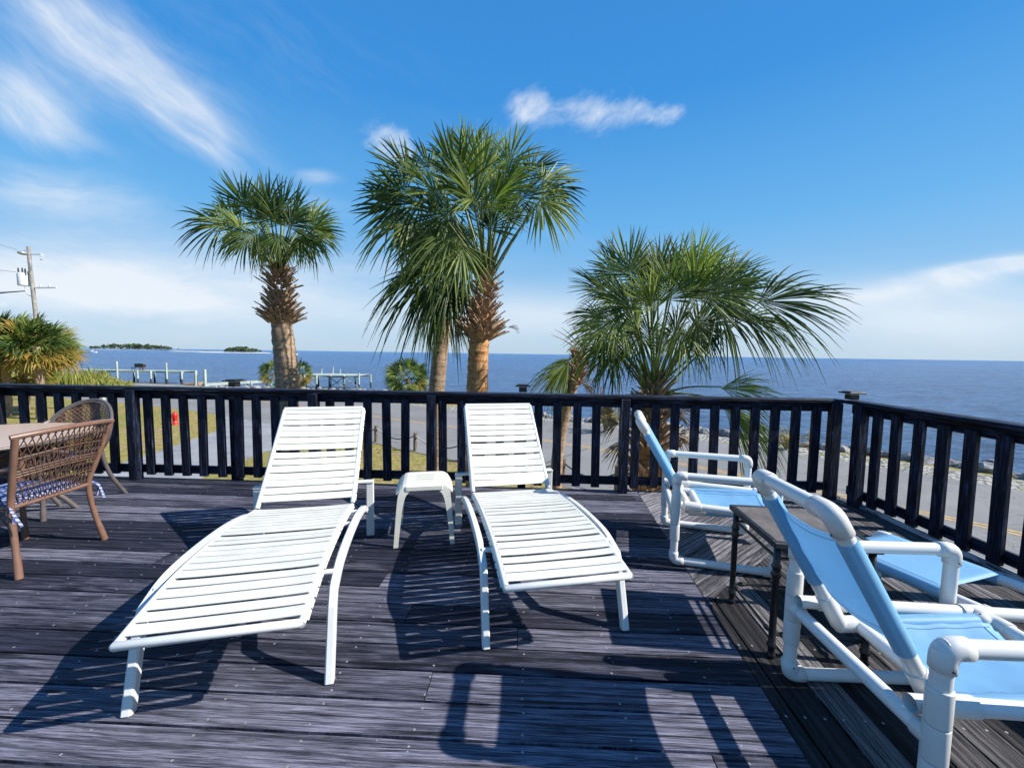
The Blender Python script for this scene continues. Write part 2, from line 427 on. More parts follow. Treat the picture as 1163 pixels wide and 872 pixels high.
c = t.ramp(n2, [(.32, (.16,.14,.045)), (.5, (.33,.27,.09)), (.7, (.48,.38,.17))])
c = t.mix(t.ramp(n1, [(.50,(0,0,0)), (.66,(1,1,1))]), c, t.ramp(n2, [(.35,(.26,.16,.08)), (.6,(.42,.31,.19))]))
c = t.mix(t.ramp(n4, [(.46,(0,0,0)),(.6,(.6,.6,.6))]), c, (.22,.23,.06))
c = t.mix(.6, c, t.ramp(n3, [(.3,(.55,.55,.5)), (.7,(1.2,1.2,1.15))]), 'MULTIPLY')
t.link(c, b.inputs['Base Color']); t.link(t.bump(t.math('ADD', n2, n3), .8, .05), b.inputs['Normal']); M['ground'] = m
tag(mb.build('ground', M['ground']), kind='structure')
# water
m, t, b, tc = pm('sea_water', base=(.012,.055,.13), rough=.3, spec=.42)
b.inputs['IOR'].default_value = 1.33
o = tc.outputs['Object']
w1 = t.noise(t.mapping(o, (.22,.5,1), (0,0,R(-25))), 1.0, 6, .62, .3); w2 = t.noise(t.mapping(o, (.8,2.4,1), (0,0,R(-16))), 1.0, 7, .72, .3); w3 = t.noise(t.mapping(o, (.012,.05,1)), 1.0, 4, .6)
h = t.math('ADD', t.math('MULTIPLY', w1, 1.6), t.math('MULTIPLY', w2, .5))
t.link(t.bump(h, 1.0, 1.8), b.inputs['Normal'])
c = t.ramp(w3, [(.35, (.055,.15,.32)), (.65, (.08,.20,.40))])
wc = t.noise(t.mapping(o, (.35,1.3,1), (0,0,R(-14))), 1.0, 5, .72, .6)
c = t.mix(t.ramp(t.math('ADD', t.math('MULTIPLY', w1, .6), t.math('MULTIPLY', w2, .4)), [(.38,(1,1,1)), (.56,(0,0,0))]), c, (.010,.05,.15))  # wave troughs darkened: wave shading put into the water colour
c = t.mix(t.ramp(w2, [(.54,(0,0,0)), (.68,(.8,.8,.8))]), c, (.17,.33,.54))  # wave crests lightened: light through the crests put into the colour
c = t.mix(t.ramp(wc, [(.70,(0,0,0)), (.80,(.5,.5,.5))]), c, (.55,.6,.66))
t.link(c, b.inputs['Base Color']); M['water'] = m
mb = MB(); mb.add([(-20000,-3000,WZ),(20000,-3000,WZ),(20000,30000,WZ),(-20000,30000,WZ)], [(0,1,2,3)])
tag(mb.build('water', M['water']), kind='structure')
# road
CL = [(-140,52),(-80,45),(-45,39.5),(-30,35),(-18.5,30.4),(-11,26.2),(-7.5,23.96),(-4.8,22.4),(-2.7,21.1),(2.6,17.5),(4.1,16.25),(6.8,14.0),(9.3,11.5),(10.15,10.56),(11.55,8.97),(13.2,6.6),(15.2,2.5),(17.5,-4),(21,-16),(40,-45)]
CLs = smoothpath([(x,y,0) for x,y in CL], 6)
def strip(mb, path, o0, o1, z, step=1):
    vs = []; fs = []; uvs = []; L = 0
    N = len(path)
    for i in range(N):
        d = (path[min(i+1,N-1)]-path[max(i-1,0)]).normalized(); n_ = V((-d.y, d.x, 0))
        # n_ points left of travel (travel goes from far left to near right): away from the sea is negative
        a = path[i]+n_*o0; c_ = path[i]+n_*o1
        vs += [(a.x,a.y,z),(c_.x,c_.y,z)]
        if i: fs.append((2*i-2,2*i,2*i+1,2*i-1)); uvs.append([(0,0)]*4)
    mb.add(vs, fs, uvs)
m, t, b, tc = pm('weathered_asphalt', rough=.9, spec=.2)
o = tc.outputs['Object']; n1 = t.noise(o, .4, 5, .6); n2 = t.noise(o, 70, 3, .6); n3 = t.noise(t.mapping(o,(.5,.5,1),(0,0,R(-40))), 1.3, 5, .7, 1.0)
c = t.ramp(n1, [(.3, (.18,.174,.168)), (.7, (.24,.233,.226))]); c = t.mix(.5, c, t.ramp(n2, [(.3,(.7,.7,.7)), (.7,(1.2,1.2,1.2))]), 'MULTIPLY')
c = t.mix(t.ramp(n3, [(.49,(0,0,0)),(.5,(.45,.45,.45)),(.51,(0,0,0))]), c, (.05,.05,.05))
t.link(c, b.inputs['Base Color']); t.link(t.bump(n2, .5, .01), b.inputs['Normal']); M['asph'] = m
M['line'] = plain('worn_yellow_line_paint', (.52,.32,.10), .8, .45, 9, .05, dirt=(.22,.2,.18))
mb = MB(); strip(mb, CLs, -5.0, 5.0, GZ+.008); tag(mb.build('road', M['asph']), kind='structure')
mb = MB(); strip(mb, CLs, -.16, -.06, GZ+.012); strip(mb, CLs, .06, .16, GZ+.012); tag(mb.build('road_markings', M['line']), kind='structure')
mb = MB(); mb.add([(x,y,GZ+.004) for x,y in [(-12,-2),(-8.2,-2),(-9.0,8),(-9.5,13.6),(-9.45,15.5),(-8.9,17.2),(-7.2,18.9),(-9,22),(-19,27),(-17.7,24.3),(-15.4,21.6),(-14.1,19.3),(-13.4,15.2),(-12.6,8)]], [list(range(14))])
m, t, b, tc = pm('pale_driveway', rough=.9, spec=.2)
o = tc.outputs['Object']; n1 = t.noise(o, .9, 5, .65); n2 = t.noise(o, 60, 3, .6); n3 = t.noise(t.mapping(o,(.4,1.2,1),(0,0,R(-20))), 1.0, 5, .7, .8)
c = t.ramp(n1, [(.3, (.20,.20,.21)), (.7, (.30,.30,.31))]); c = t.mix(t.ramp(n3, [(.6,(0,0,0)),(.68,(.6,.6,.6))]), c, (.46,.46,.47)); c = t.mix(t.ramp(n3, [(.40,(0,0,0)),(.41,(.7,.7,.7)),(.42,(0,0,0))]), c, (.06,.06,.06))
t.link(c, b.inputs['Base Color']); M['drive'] = m
tag(mb.build('driveway', m), kind='structure')
mb = MB(); strip(mb, CLs, 5.0, 6.7, GZ+.006)
m, t, b, tc = pm('shell_gravel', rough=.95, spec=.15)
o = tc.outputs['Object']; vo = t.node('ShaderNodeTexVoronoi'); vo.inputs['Scale'].default_value = 9; t.link(o, vo.inputs['Vector']); n1 = t.noise(o, 1.6, 4)
c = t.ramp(vo.outputs['Distance'], [(.15,(.50,.48,.43)), (.5,(.30,.28,.25)), (.8,(.08,.08,.07))]); c = t.mix(t.ramp(n1,[(.55,(0,0,0)),(.65,(.8,.8,.8))]), c, (.16,.20,.05))
t.link(c, b.inputs['Base Color']); t.link(t.bump(vo.outputs['Distance'], 1, .05), b.inputs['Normal'])
tag(mb.build('gravel_verge', m), kind='structure')
# shore rocks
m, t, b, tc = pm('grey_shore_rock', rough=.85, spec=.25)
o = tc.outputs['Object']; n1 = t.noise(o, 3, 6, .7); at_ = t.node('ShaderNodeObjectInfo')
c = t.ramp(n1, [(.3,(.10,.095,.10)), (.5,(.26,.25,.25)), (.7,(.46,.45,.44))]); c = t.mix(.6, c, t.ramp(at_.outputs['Random'], [(0,(.55,.55,.58)), (1,(1.25,1.2,1.15))]), 'MULTIPLY')
t.link(c, b.inputs['Base Color']); t.link(t.bump(n1, .7, .08), b.inputs['Normal']); M['rock'] = m
rock_me = []
for k in range(9):
    mb = MB(); mb.sphere((0,0,0), (1, rng.uniform(.6,.85), rng.uniform(.45,.7)), 9, 6, 0)
    rr = random.Random(k); pl = []
    for q in range(11):
        n_ = V((rr.uniform(-1,1), rr.uniform(-1,1), rr.uniform(-1,1))).normalized(); pl.append((n_, rr.uniform(.42,.7)))
    nv = []
    for p in mb.v:
        p = V(p)
        for n_, d in pl:
            e = p.dot(n_)-d
            if e > 0: p -= n_*e
        nv.append(tuple(p))
    mb.v = nv; ob = mb.build('shore_rock', M['rock']); rock_me.append(ob.data); bpy.data.objects.remove(ob)
SH = smoothpath([(x,y,0) for x,y in SHORE[6:17]], 10)
cum = [0]
for i in range(1, len(SH)): cum.append(cum[-1]+(SH[i]-SH[i-1]).length)
nrock = 0; s_ = 0.0
while s_ < cum[-1]-.5:
    i = max(k for k in range(len(cum)) if cum[k] <= s_); i = min(i, len(SH)-2)
    d = (SH[i+1]-SH[i]); p = SH[i]+d*((s_-cum[i])/d.length); d.normalize(); n_ = V((-d.y, d.x, 0))
    for row in range(2):
        sz = rng.uniform(.32,.66)*(1.0 if row else .8); off = (-.55, .25)[row] + rng.uniform(-.28,.28)
        q = p - n_*off*-1 if False else p + n_*off
        o_ = bpy.data.objects.new('shore_rock', rng.choice(rock_me)); COL.objects.link(o_)
        o_.location = (q.x, q.y, (GZ+.02 if row == 0 else GZ-.22)+rng.uniform(-.1,.06)+.1*sz); o_.scale = (sz,sz,sz*rng.uniform(.8,1.2))
        o_.rotation_euler = (rng.uniform(-.3,.3), rng.uniform(-.3,.3), rng.uniform(0,6.3))
        tag(o_, 'rough grey rock lying in the bank of rocks between the gravel verge and the sea', 'rock', 'rocks along the shore'); nrock += 1
    s_ += rng.uniform(.42,.62)
# islands
m, t, b, tc = pm('island_sand_marsh', rough=.95, spec=.1)
n1 = t.noise(tc.outputs['Object'], .02, 4); t.link(t.ramp(n1, [(.4,(.16,.18,.08)), (.6,(.48,.44,.36))]), b.inputs['Base Color']); M['isle'] = m
M['isand'] = mat('island_beach_sand', (.62,.57,.48), .95, 0, .1)
M['islet'] = leaf_mat('island_foliage', [(0,(.03,.045,.02)), (.5,(.05,.075,.03)), (1,(.09,.12,.05))], .1)
def island(px0, px1, D, tx0, tx1, hmax, label, beach):
    a = at(px0, 396, D); c_ = at(px1, 396, D)
    mb = MB(); N = 40; mb.mi = 1 if beach else 0
    rr = random.Random(int(D)); prof = []
    fr = [(a.x+(c_.x-a.x)*i/N, D - (D*.035)*math.sin(math.pi*i/N)*(.7+.3*rr.random())) for i in range(N+1)]
    bk = [(a.x+(c_.x-a.x)*i/N, D + (D*.05)*math.sin(math.pi*i/N)+1) for i in range(N, -1, -1)]
    mid = [((a.x+(c_.x-a.x)*i/N), D+.01*D) for i in range(N+1)]
    vs = []; fs = []
    for i in range(N+1):
        e = math.sin(math.pi*i/N)**.4
        vs += [(fr[i][0],fr[i][1],WZ-.2),(mid[i][0],mid[i][1],WZ+.2+1.3*e),(bk[N-i][0],bk[N-i][1],WZ-.2)]
    for i in range(N): fs += [(3*i,3*i+3,3*i+4,3*i+1),(3*i+1,3*i+4,3*i+5,3*i+2)]
    mb.add(vs, fs); tag(mb.build('island', [M['isle'], M['isand']]), kind='structure')
    tb = MB(); ta = at(tx0,396,D).x; tc_ = at(tx1,396,D).x; n_t = 90
    for k in range(n_t):
        u = rr.random(); x = ta+(tc_-ta)*u; h = hmax*(.45+.55*math.sin(math.pi*min(1,max(0,u)))**.6)*rr.uniform(.6,1.1)
        y = D+.01*D+rr.uniform(-.012,.012)*D; r0 = h*.45*rr.uniform(.7,1.3)
        tb.c = (rr.random(), 0, 0, 1)
        for q in range(26):
            th = rr.uniform(0,6.28); ph = rr.uniform(-.8,1.5); rad = r0*rr.uniform(.5,1)
            c0 = V((x+rad*math.cos(th)*math.cos(ph)*1.3, y+rad*math.sin(th)*math.cos(ph), WZ+1.2+h*.62+rad*math.sin(ph)*.85))
            sz = h*.16*rr.uniform(.7,1.4); e1 = V((rr.uniform(-1,1),rr.uniform(-1,1),rr.uniform(-1,1))).normalized()*sz; e2 = e1.orthogonal().normalized()*sz
            tb.add([c0-e1, c0-e2, c0+e1, c0+e2], [(0,1,2,3)])
        tb.tube([(x,y,WZ+.5),(x,y,WZ+1.2+h*.7)], h*.03, 5)
    tag(tb.build('island_trees', M['islet']), label, 'trees', kind='stuff')
island(66, 206, 1200, 98, 195, 15, 'dark wood covering the larger low island on the left horizon', False)
island(196, 240, 640, 0, 0, 0, '', True) if False else None
island(222, 306, 700, 254, 290, 8.5, 'clump of trees on the small sandy islet right of the larger island', True)
mb = MB(); p0 = at(192, 398.6, 820); mb.smooth = True; mb.sphere((at(215,399,820).x, 820, WZ-.35), (45, 7, 1.3), 20, 8); mb.build('sandbar', M['isand']); tag(bpy.data.objects['sandbar'], kind='structure')

# ------------------------------------------------------------------ boats, docks
M['boatw'] = mat('white_gelcoat', (.8,.8,.8), .3); M['boatd'] = mat('boat_dark_trim', (.05,.05,.06), .4); M['glass'] = mat('boat_window', (.03,.05,.07), .1)
def boat(px, py, D, L, label, rz):
    r_ = empty('fishing_boat', (at(px,py,D).x, D, WZ), rz); tag(r_, label, 'boat')
    mb = MB(); P = []
    for u in [0,.15,.35,.6,.8,.95,1]:
        w = L*.15*(1 if u < .6 else math.sqrt(max(0,1-((u-.6)/.4)**2))+.02); P.append((L*(u-.5), w, L*.11*(1+.5*u*u)))
    vs = []; fs = []
    for x, w, h in P: vs += [(x,-w*.6,-.15),(x,-w,h),(x,w,h),(x,w*.6,-.15)]
    for i in range(len(P)-1):
        for j in range(4): fs.append((4*i+j, 4*i+(j+1)%4, 4*i+4+(j+1)%4, 4*i+4+j))
    fs += [(0,3,2,1), tuple(4*(len(P)-1)+j for j in range(4))]; mb.add(vs, fs); mb.build('hull', M['boatw'], r_)
    mb = MB(); mb.box((-L*.02,0,L*.19), (L*.24,L*.16,L*.13), bev=L*.02); mb.box((-L*.02,0,L*.31), (L*.3,L*.2,L*.015)); mb.build('cabin', M['boatw'], r_)
    mb = MB(); mb.box((L*.102,0,L*.2), (L*.02,L*.13,L*.06)); mb.build('windscreen', M['glass'], r_)
    mb = MB(); mb.box((-L*.53,0,L*.1), (L*.06,L*.06,L*.14), bev=L*.01); mb.build('outboard_motor', M['boatd'], r_)
boat(105, 400, 430, 8.5, 'small white fishing boat on the water in front of the larger island', R(12))
boat(337, 403, 420, 7.5, 'small white boat far out, just right of the single tall palm trunk', R(195))
M['dock'] = plain('pale_green_treated_timber', (.40,.45,.37), .8, .25, 1.5, .1)
M['dockd'] = plain('dark_wet_piling', (.045,.04,.035), .7, .3, 1.5, .1)
M['tin'] = plain('white_dock_panel', (.62,.63,.60), .5, .1, 2)
def pile(name, x, y, ztop, par, r=.13, wet=True):
    mb = MB(); mb.smooth = True; mb.tube([(x,y,WZ-1.2),(x,y,WZ+(.75 if wet else .0)),(x,y,WZ+(.76 if wet else .01)),(x,y,ztop)], r, 8)
    for k in range(16 if wet else 0): mb.m[k] = 1
    return mb.build(name, [M['dock'], M['dockd']], par)
def dock(name, label, D, px0, px1, ydk, zdk, depth, posts, extra=None):
    r_ = empty(name, (0,0,0)); tag(r_, label, 'dock')
    x0, x1 = at(px0,ydk,D).x, at(px1,ydk,D).x
    mb = MB(); n = int((x1-x0)/.15)
    for i in range(n): mb.box((x0+(i+.5)*(x1-x0)/n, D+depth/2, zdk-.02), ((x1-x0)/n-.015, depth, .04))
    mb.build('decking', M['dock'], r_)
    for yy in (D+.02, D+depth-.02):
        mb = MB(); mb.box(((x0+x1)/2, yy, zdk-.17), (x1-x0+.1, .06, .26)); mb.build('beam', M['dock'], r_)
    for px, zt in posts:
        xx = at(px, ydk, D).x; pile('piling', xx, D-.15, zdk+.02 if zt == 0 else zt, r_)
        pile('piling', xx+rng.uniform(-.2,.2), D+depth+.15, zdk-.05, r_)
    return r_, x0, x1
# long left dock
D1 = 62.; z1 = at(170,421,D1).z
d1, a0, a1 = dock('boat_dock', 'pale wooden dock with dark seats on it, reaching out at left behind the dune bushes', D1, 76, 208, 421, z1, 2.4, [(100,0),(134,z1+1.35),(157,0),(190,z1+1.25),(207,0),(172,0)])
r_ = empty('dock_bench', (at(147,420,D1).x, D1+1.3, z1)); tag(r_, 'dark bench with a high back standing on the left dock', 'bench')
mb = MB(); mb.box((0,.3,.75), (1.35,.06,.5), bev=.02); mb.build('backrest', M['black'], r_)
mb = MB(); mb.box((0,0,.45), (1.35,.55,.07), bev=.02); mb.build('seat', M['black'], r_)
for sx in (-.6,.6):
    for sy in (-.22,.25): mb = MB(); mb.box((sx,sy,.21), (.06,.06,.42)); mb.build('leg', M['black'], r_)
r_ = empty('dock_chair', (at(155.5,420,D1).x, D1+1.1, z1)); tag(r_, 'small brown chair beside the dark bench on the left dock', 'chair')
mb = MB(); mb.box((0,0,.42), (.45,.45,.05)); mb.build('seat', M['cane'], r_)
mb = MB(); mb.box((0,.22,.68), (.45,.04,.45)); mb.build('backrest', M['cane'], r_)
for sx in (-.2,.2):
    for sy in (-.2,.2): mb = MB(); mb.box((sx,sy,.2), (.05,.05,.4)); mb.build('leg', M['cane'], r_)
# middle walkway and platform
D2 = 57.; z2 = at(376,426,D2).z
d2, b0, b1 = dock('boat_dock', 'raised pale dock platform with crossed braces, just right of the tall single palm', D2, 344, 408, 426, z2, 4.0, [(346,0),(360,0),(376,0),(391,0),(408,z2+.35)])
for k, (qa, qb) in enumerate([(346,360),(360,346),(376,391),(391,376),(391,408),(408,391)]):
    mb = MB(); pa, pb = at(qa,430,D2).x, at(qb,430,D2).x; mb.tube([(pa,D2-.3-.05*(k%2),z2-.3),(pb,D2-.3-.05*(k%2),WZ+.35)], 1, flat=(.06,.13)); mb.build('brace', M['dock'], d2)
for k, px in enumerate([365,378,386]):
    mb = MB(); mb.tube([(at(px,426,D2+3).x, D2+3, z2-.05), (at(px,426,D2+3).x+.1, D2+3, z2+.75+.3*(k%2))], .07, 6, ); mb.build('mooring_post', M['dock'], d2)
mb = MB(); mb.box(((at(384,426,D2).x), D2-.45, z2-.2), (2.6,.5,.12)); mb.build('boat_lift_beam', M['dockd'], d2)
r_ = empty('dock_walkway', (0,0,0)); tag(r_, 'narrow pale walkway on posts leading to the raised dock platform', 'walkway')
pa = at(233,435.3,48.); pb = at(345,429.5,D2+1)
mb = MB(); dv = pb-pa; nn = 70
rz = math.atan2(dv.y, dv.x)
for i in range(nn):
    c0 = pa + dv*((i+.5)/nn); mb.box(c0-V((0,0,.02)), (dv.length/nn-.02, 1.1, .04), rz)
mb.build('decking', M['dock'], r_)
side = V((-math.sin(rz), math.cos(rz), 0))
for s__ in (-.5,.5):
    mb = MB(); mb.tube([pa+side*s__-V((0,0,.16)), pb+side*s__-V((0,0,.16))], 1, flat=(.06,.22)); mb.build('beam', M['dock'], r_)
for k in range(6):
    c0 = pa+dv*(k/5.)
    for s__ in (-.58,.58): pile('piling', c0.x+side.x*s__, c0.y+side.y*s__, c0.z-.06, r_, .1)
for px, py, lab in [(222, 420.5, 'left one of the two tall pale mooring posts'), (232.5, 419.5, 'right one of the two tall pale mooring posts beside the walkway end')]:
    p = at(px, py, 47.); o_ = MB(); o_.smooth = True; o_.tube([(p.x,47,WZ-1),(p.x,47,p.z)], .15, 9); tag(o_.build('mooring_post', M['dock']), lab, 'post', 'mooring posts by the walkway')
for px, py, lab in [(682.5, 438.5, 'shorter of two thin wooden stakes in the water behind the railing'), (703.5, 434.5, 'taller of two thin wooden stakes in the water behind the railing')]:
    p = at(px, py, 30.); o_ = MB(); o_.smooth = True; o_.tube([(p.x,30,WZ-1),(p.x+.03,30,p.z)], .055, 7); tag(o_.build('water_stake', M['bark']), lab, 'stake', 'stakes in the water')
p = at(222, 436, 49.)
mb = MB(); mb.box((0,0,.2), (1.9,1.5,.35), bev=.08); mb.box((.35,0,.42), (1.0,1.2,.12), bev=.03)
o_ = mb.build('floating_dock', M['bark']); o_.location = (p.x, 49, p.z-.25); tag(o_, 'low brown floating dock between the two mooring posts and the walkway', 'float')
# ------------------------------------------------------------------ palms
def fan(mb, hub, axis, nrm, L, spread, n, rr, droop=.45, fold=.16, tint=None):
    axis = V(axis).normalized(); nrm = V(nrm); nrm = (nrm - axis*nrm.dot(axis)).normalized(); side = axis.cross(nrm)
    base = rr.random() if tint is None else tint
    dphi = 2*spread/n
    for i in range(n):
        ph = -spread + (i+.5)*dphi
        d = axis*math.cos(ph) + side*math.sin(ph) - nrm*(.25*abs(math.sin(ph)))
        sd = (-axis*math.sin(ph) + side*math.cos(ph))
        # the rib of the blade arches over, so middle leaflets start further out
        h0 = V(hub) + axis*(.16*L*max(0, math.cos(ph))) - nrm*(.03*L)
        Ll = L*(.62+.38*math.cos(ph*.72))*rr.uniform(.88,1.08)*.9
        dr = droop*rr.uniform(.3,1.7); bend = rr.gauss(0,.075); d = (d + nrm*rr.gauss(0,.10) + sd*rr.gauss(0,.035)).normalized(); S = [0,.2,.42,.62,.82,1.0]
        tear = rr.random() < .1
        mb.c = (min(1,max(0,base+rr.uniform(-.12,.12))), 0, 0, 1)
        C = []
        for s in S:
            g = dr*max(0, s-.3)**2*1.5*Ll
            C.append(h0 + d*(s*Ll) + sd*(bend*s*s*Ll) + nrm*(.10*math.sin(s*2.6)*Ll*.6) + V((0,0,-g)))
        if tear: C = C[:4]; S = S[:4]
        vs = []
        wmax = .44*Ll*math.tan(dphi/2)*1.35
        for k, s in enumerate(S):
            w = Ll*s*math.tan(dphi/2)*1.35 if s <= .44 else wmax*(1-(s-.44)/.57)**.6
            w = max(w, .0012)
            t_ = (C[min(k+1,len(C)-1)]-C[max(k-1,0)]).normalized(); sdd = (sd - t_*sd.dot(t_)).normalized(); up = sdd.cross(t_)
            vs += [C[k]-sdd*w - up*w*fold*2, C[k] + up*w*fold*3, C[k]+sdd*w - up*w*fold*2]
        fs = []
        for k in range(len(S)-1): fs += [(3*k,3*k+1,3*k+4,3*k+3),(3*k+1,3*k+2,3*k+5,3*k+4)]
        mb.add(vs, fs)
def petiole(mb, a, b, r0, r1, bow, rr):
    a, b = V(a), V(b); mid = (a+b)/2 + V((0,0,bow))
    mb.tube(smoothpath([a, mid, b], 4), [r0 + (r1-r0)*k/8 for k in range(9)], 6)
def trunk(mb, pts, rad, n=18, seed=0):
    P = smoothpath(pts, 14); N = len(P); rr = random.Random(seed); mb.smooth = True
    rs = []
    for i in range(N):
        t_ = i/(N-1); k = min(len(rad)-1.001, t_*(len(rad)-1)); a = int(k); r = rad[a]+(rad[a+1]-rad[a])*(k-a)
        rs.append(r*(1+.035*math.sin(i*2.1)+rr.uniform(-.03,.03)))
    mb.tube(P, rs, n)
def boots(mb, c, rtop, h, n, rr, r0=.17, size=1.0, flare=.5):
    """persistent split leaf bases, spiralling round the trunk from c upward"""
    for i in range(n):
        u = i/n; a = i*2.39996; z = c[2]+h*u
        r = r0*(1+flare*math.sin(math.pi*min(1,u*1.1+.1)))*(1-.45*u) if rtop is None else r0+(rtop-r0)*u
        out = V((math.cos(a), math.sin(a), 0)); s0 = V((c[0],c[1],z)) + out*r*.75
        L = size*rr.uniform(.16,.30)*(1.15-.35*u); lift = rr.uniform(.35,.9)+u*.9
        d = (out + V((0,0,lift))).normalized(); w = size*rr.uniform(.065,.10)
        tg = V((-math.sin(a), math.cos(a), 0)); tw = rr.uniform(-.3,.3); tg = (tg + V((0,0,tw))).normalized()
        t_ = .018*size; nn = d.cross(tg).normalized()
        sp = rr.random() < .55
        ends = [(-.5,.95),(.5,1.0)] if sp else [(0,1.0)]
        p1 = s0 + d*L*.45
        vs = [s0-tg*w*.55, s0+tg*w*.55, p1+tg*w*.42, p1-tg*w*.42]
        vs2 = [p+nn*t_ for p in vs]; mb.c = (rr.random(),0,0,1)
        mb.add(vs+vs2, [(0,1,2,3),(7,6,5,4),(0,4,5,1),(1,5,6,2),(2,6,7,3),(3,7,4,0)])
        for e, l in ends:
            q0, q1 = (p1-tg*w*.42, p1) if e < 0 else ((p1, p1+tg*w*.42) if e > 0 else (p1-tg*w*.42, p1+tg*w*.42))
            tip = p1 + d*L*.55*l*rr.uniform(.6,1.1) + tg*e*w*.9 + out*L*.12
            v3 = [q0, q1, tip+tg*.006, tip-tg*.006]; v4 = [p+nn*t_*.8 for p in v3]
            mb.add(v3+v4, [(0,1,2,3),(7,6,5,4),(0,4,5,1),(1,5,6,2),(2,6,7,3),(3,7,4,0)])
def near_palm(label, Y, heart_px, fans, trunk_px, trad, seed, bark='bark', boot=None, dead=(), group=None, nleaf=34, extra=None):
    rr = random.Random(seed)
    hp = at(*heart_px, Y)
    base = V((at(*trunk_px[-1], Y).x, Y, GZ))
    r_ = empty('palm_tree', base); tag(r_, label, 'palm tree', group)
    off = -base
    def mk(): q = MB(); q.M = Matrix.Translation(off); return q
    pts = [at(px,py,Y) for px,py in trunk_px]; pts[-1].z = GZ-.1
    mb = mk(); trunk(mb, pts[::-1], trad, seed=seed); mb.build('trunk', M[bark], r_)
    lf = mk(); pt = mk(); pt.smooth = True
    for f_ in fans:
        px, py, ang, Lp, dy = f_[:5]; spr = f_[5] if len(f_) > 5 else R(rr.uniform(72,100)); dz = f_[6] if len(f_) > 6 else rr.uniform(-.35,.35)
        sA = math.sin(R(ang)); hub = at(px, py, Y+dy); L = Lp*Y/FPX*(.86 if sA > .5 else (.93 if sA > -.3 else 1.0))
        ax = V((math.cos(R(ang)), dz + dy*.3, math.sin(R(ang))))
        face = V((rr.uniform(-.9,.9), -1, rr.uniform(-.3,1.1)))
        if f_[7:] : face = V(f_[7])
        dr = .10 if sA > .3 else (.22 if sA > -.2 else .42)
        dr *= rr.uniform(.6,1.5)
        fan(lf, hub, ax, face, L, spr, nleaf, rr, dr)
        petiole(pt, hp+V((rr.uniform(-.06,.06), rr.uniform(-.06,.06), rr.uniform(-.05,.12))), hub+ax.normalized()*L*.12, .019, .009, .06, rr)
    lf.build('crown', M['leaf'], r_); pt.build('leaf_stalks', M['petiole'], r_)
    if boot:
        bm = mk()
        for (bpx, bpy, h, n, r0, size, rtop) in boot:
            c = at(bpx, bpy, Y); boots(bm, c, rtop, h, n, rr, r0, size)
        bm.build('leaf_boots', M['boot'], r_)
    if dead:
        dm = mk()
        for px, py, ang, Lp, dy, spr in dead:
            hub = at(px,py,Y+dy); ax = V((math.cos(R(ang)), rr.uniform(-.3,.3), math.sin(R(ang))))
            fan(dm, hub, ax, V((rr.uniform(-.5,.5),-1,rr.uniform(-.3,.5))), Lp*Y/FPX, R(spr), 22, rr, .5, .3)
        dm.build('dead_fronds', M['dead'], r_)
    if extra: extra(r_, mk, rr)
    return r_
# single tall palm at left
f1 = [(252,250,172,66,-.2,R(78),.1,(.15,-1,.25)), (264,240,140,58,.2), (278,228,115,50,-.3), (292,226,98,48,.3), (306,232,88,52,-.3), (322,236,80,56,.25), (336,240,62,52,-.2),
      (350,248,40,50,.1), (356,258,12,44,-.2), (352,262,-18,44,.2), (344,262,-40,38,-.35), (296,248,105,46,-.6), (314,250,90,42,-.6), (330,254,70,40,-.6), (276,256,150,50,-.5), (268,262,196,46,.3),
      (284,266,215,40,-.3), (300,262,235,34,-.55), (318,262,270,30,-.6), (338,268,-50,34,-.45), (292,262,235,46,.7), (312,258,262,44,.8), (322,250,120,40,.9), (332,262,-60,40,.7), (305,244,150,44,.9), (300,240,110,40,.7), (325,248,75,46,.8), (345,250,30,40,.8), (275,250,160,44,.9), (290,262,190,36,-.8)]
f1 = [(300+(q[0]-300)*.93, 268+(q[1]-266)*.80, q[2], q[3]*.90)+tuple(q[4:]) for q in f1]
near_palm('tall palm at left with a bare trunk and a ball of old leaf bases', 7.2, (318,312), f1,
    [(318,330),(320,370),(325,420),(327,500),(327,640)], [.20,.19,.185,.165,.15], 11, 'bark',
    boot=[(318,368,.10,26,.25,.95,.27), (318,362,.44,84,.25,.85,.20), (318,330,.36,44,.20,.95,.10)])
# two palms standing close together in the middle
f2 = [(462,222,165,60,-.2), (456,236,188,58,.2), (470,205,135,62,.1), (490,196,118,60,-.2), (512,192,102,62,.2), (532,190,92,60,-.3), (552,190,82,62,.2), (574,192,68,62,-.2),
      (598,198,48,60,.2), (612,206,25,56,-.1), (616,216,2,52,.2), (608,224,-28,54,-.2), (470,250,205,58,-.3), (480,232,175,54,-.7), (500,222,140,60,-.8), (522,216,105,66,-.9),
      (545,214,85,66,-.8), (568,220,60,60,-.7), (540,240,100,60,-1.0), (510,246,160,58,-.9), (556,236,62,50,-.9), (520,262,215,58,-.8),
      (530,252,250,56,.9), (545,252,82,50,.3), (566,236,66,50,.5), (574,250,50,40,-.3), (556,262,70,44,-.5), (588,228,35,46,-.6), (515,240,200,50,1.0), (585,215,75,50,.9), (500,262,225,60,-.4), (530,235,95,55,.8), (560,225,60,55,.9), (500,228,130,55,.9), (482,256,210,54,.6), (528,276,250,52,-.9), (538,228,120,50,-1.1)]
near_palm('front palm of the middle pair, orange-brown trunk topped by a basket of leaf bases', 6.6, (552,318), f2,
    [(549,352),(544,392),(542,440),(541,520),(540,650)], [.185,.175,.17,.16,.14], 12, 'barko',
    boot=[(545,386,.08,24,.20,1.3,.24), (547,382,.55,84,.25,1.0,.15), (552,340,.40,36,.12,1.0,.06)], group=None, nleaf=36,
    dead=[(575,372,10,14,-.1,18),(528,378,195,16,-.2,22)])
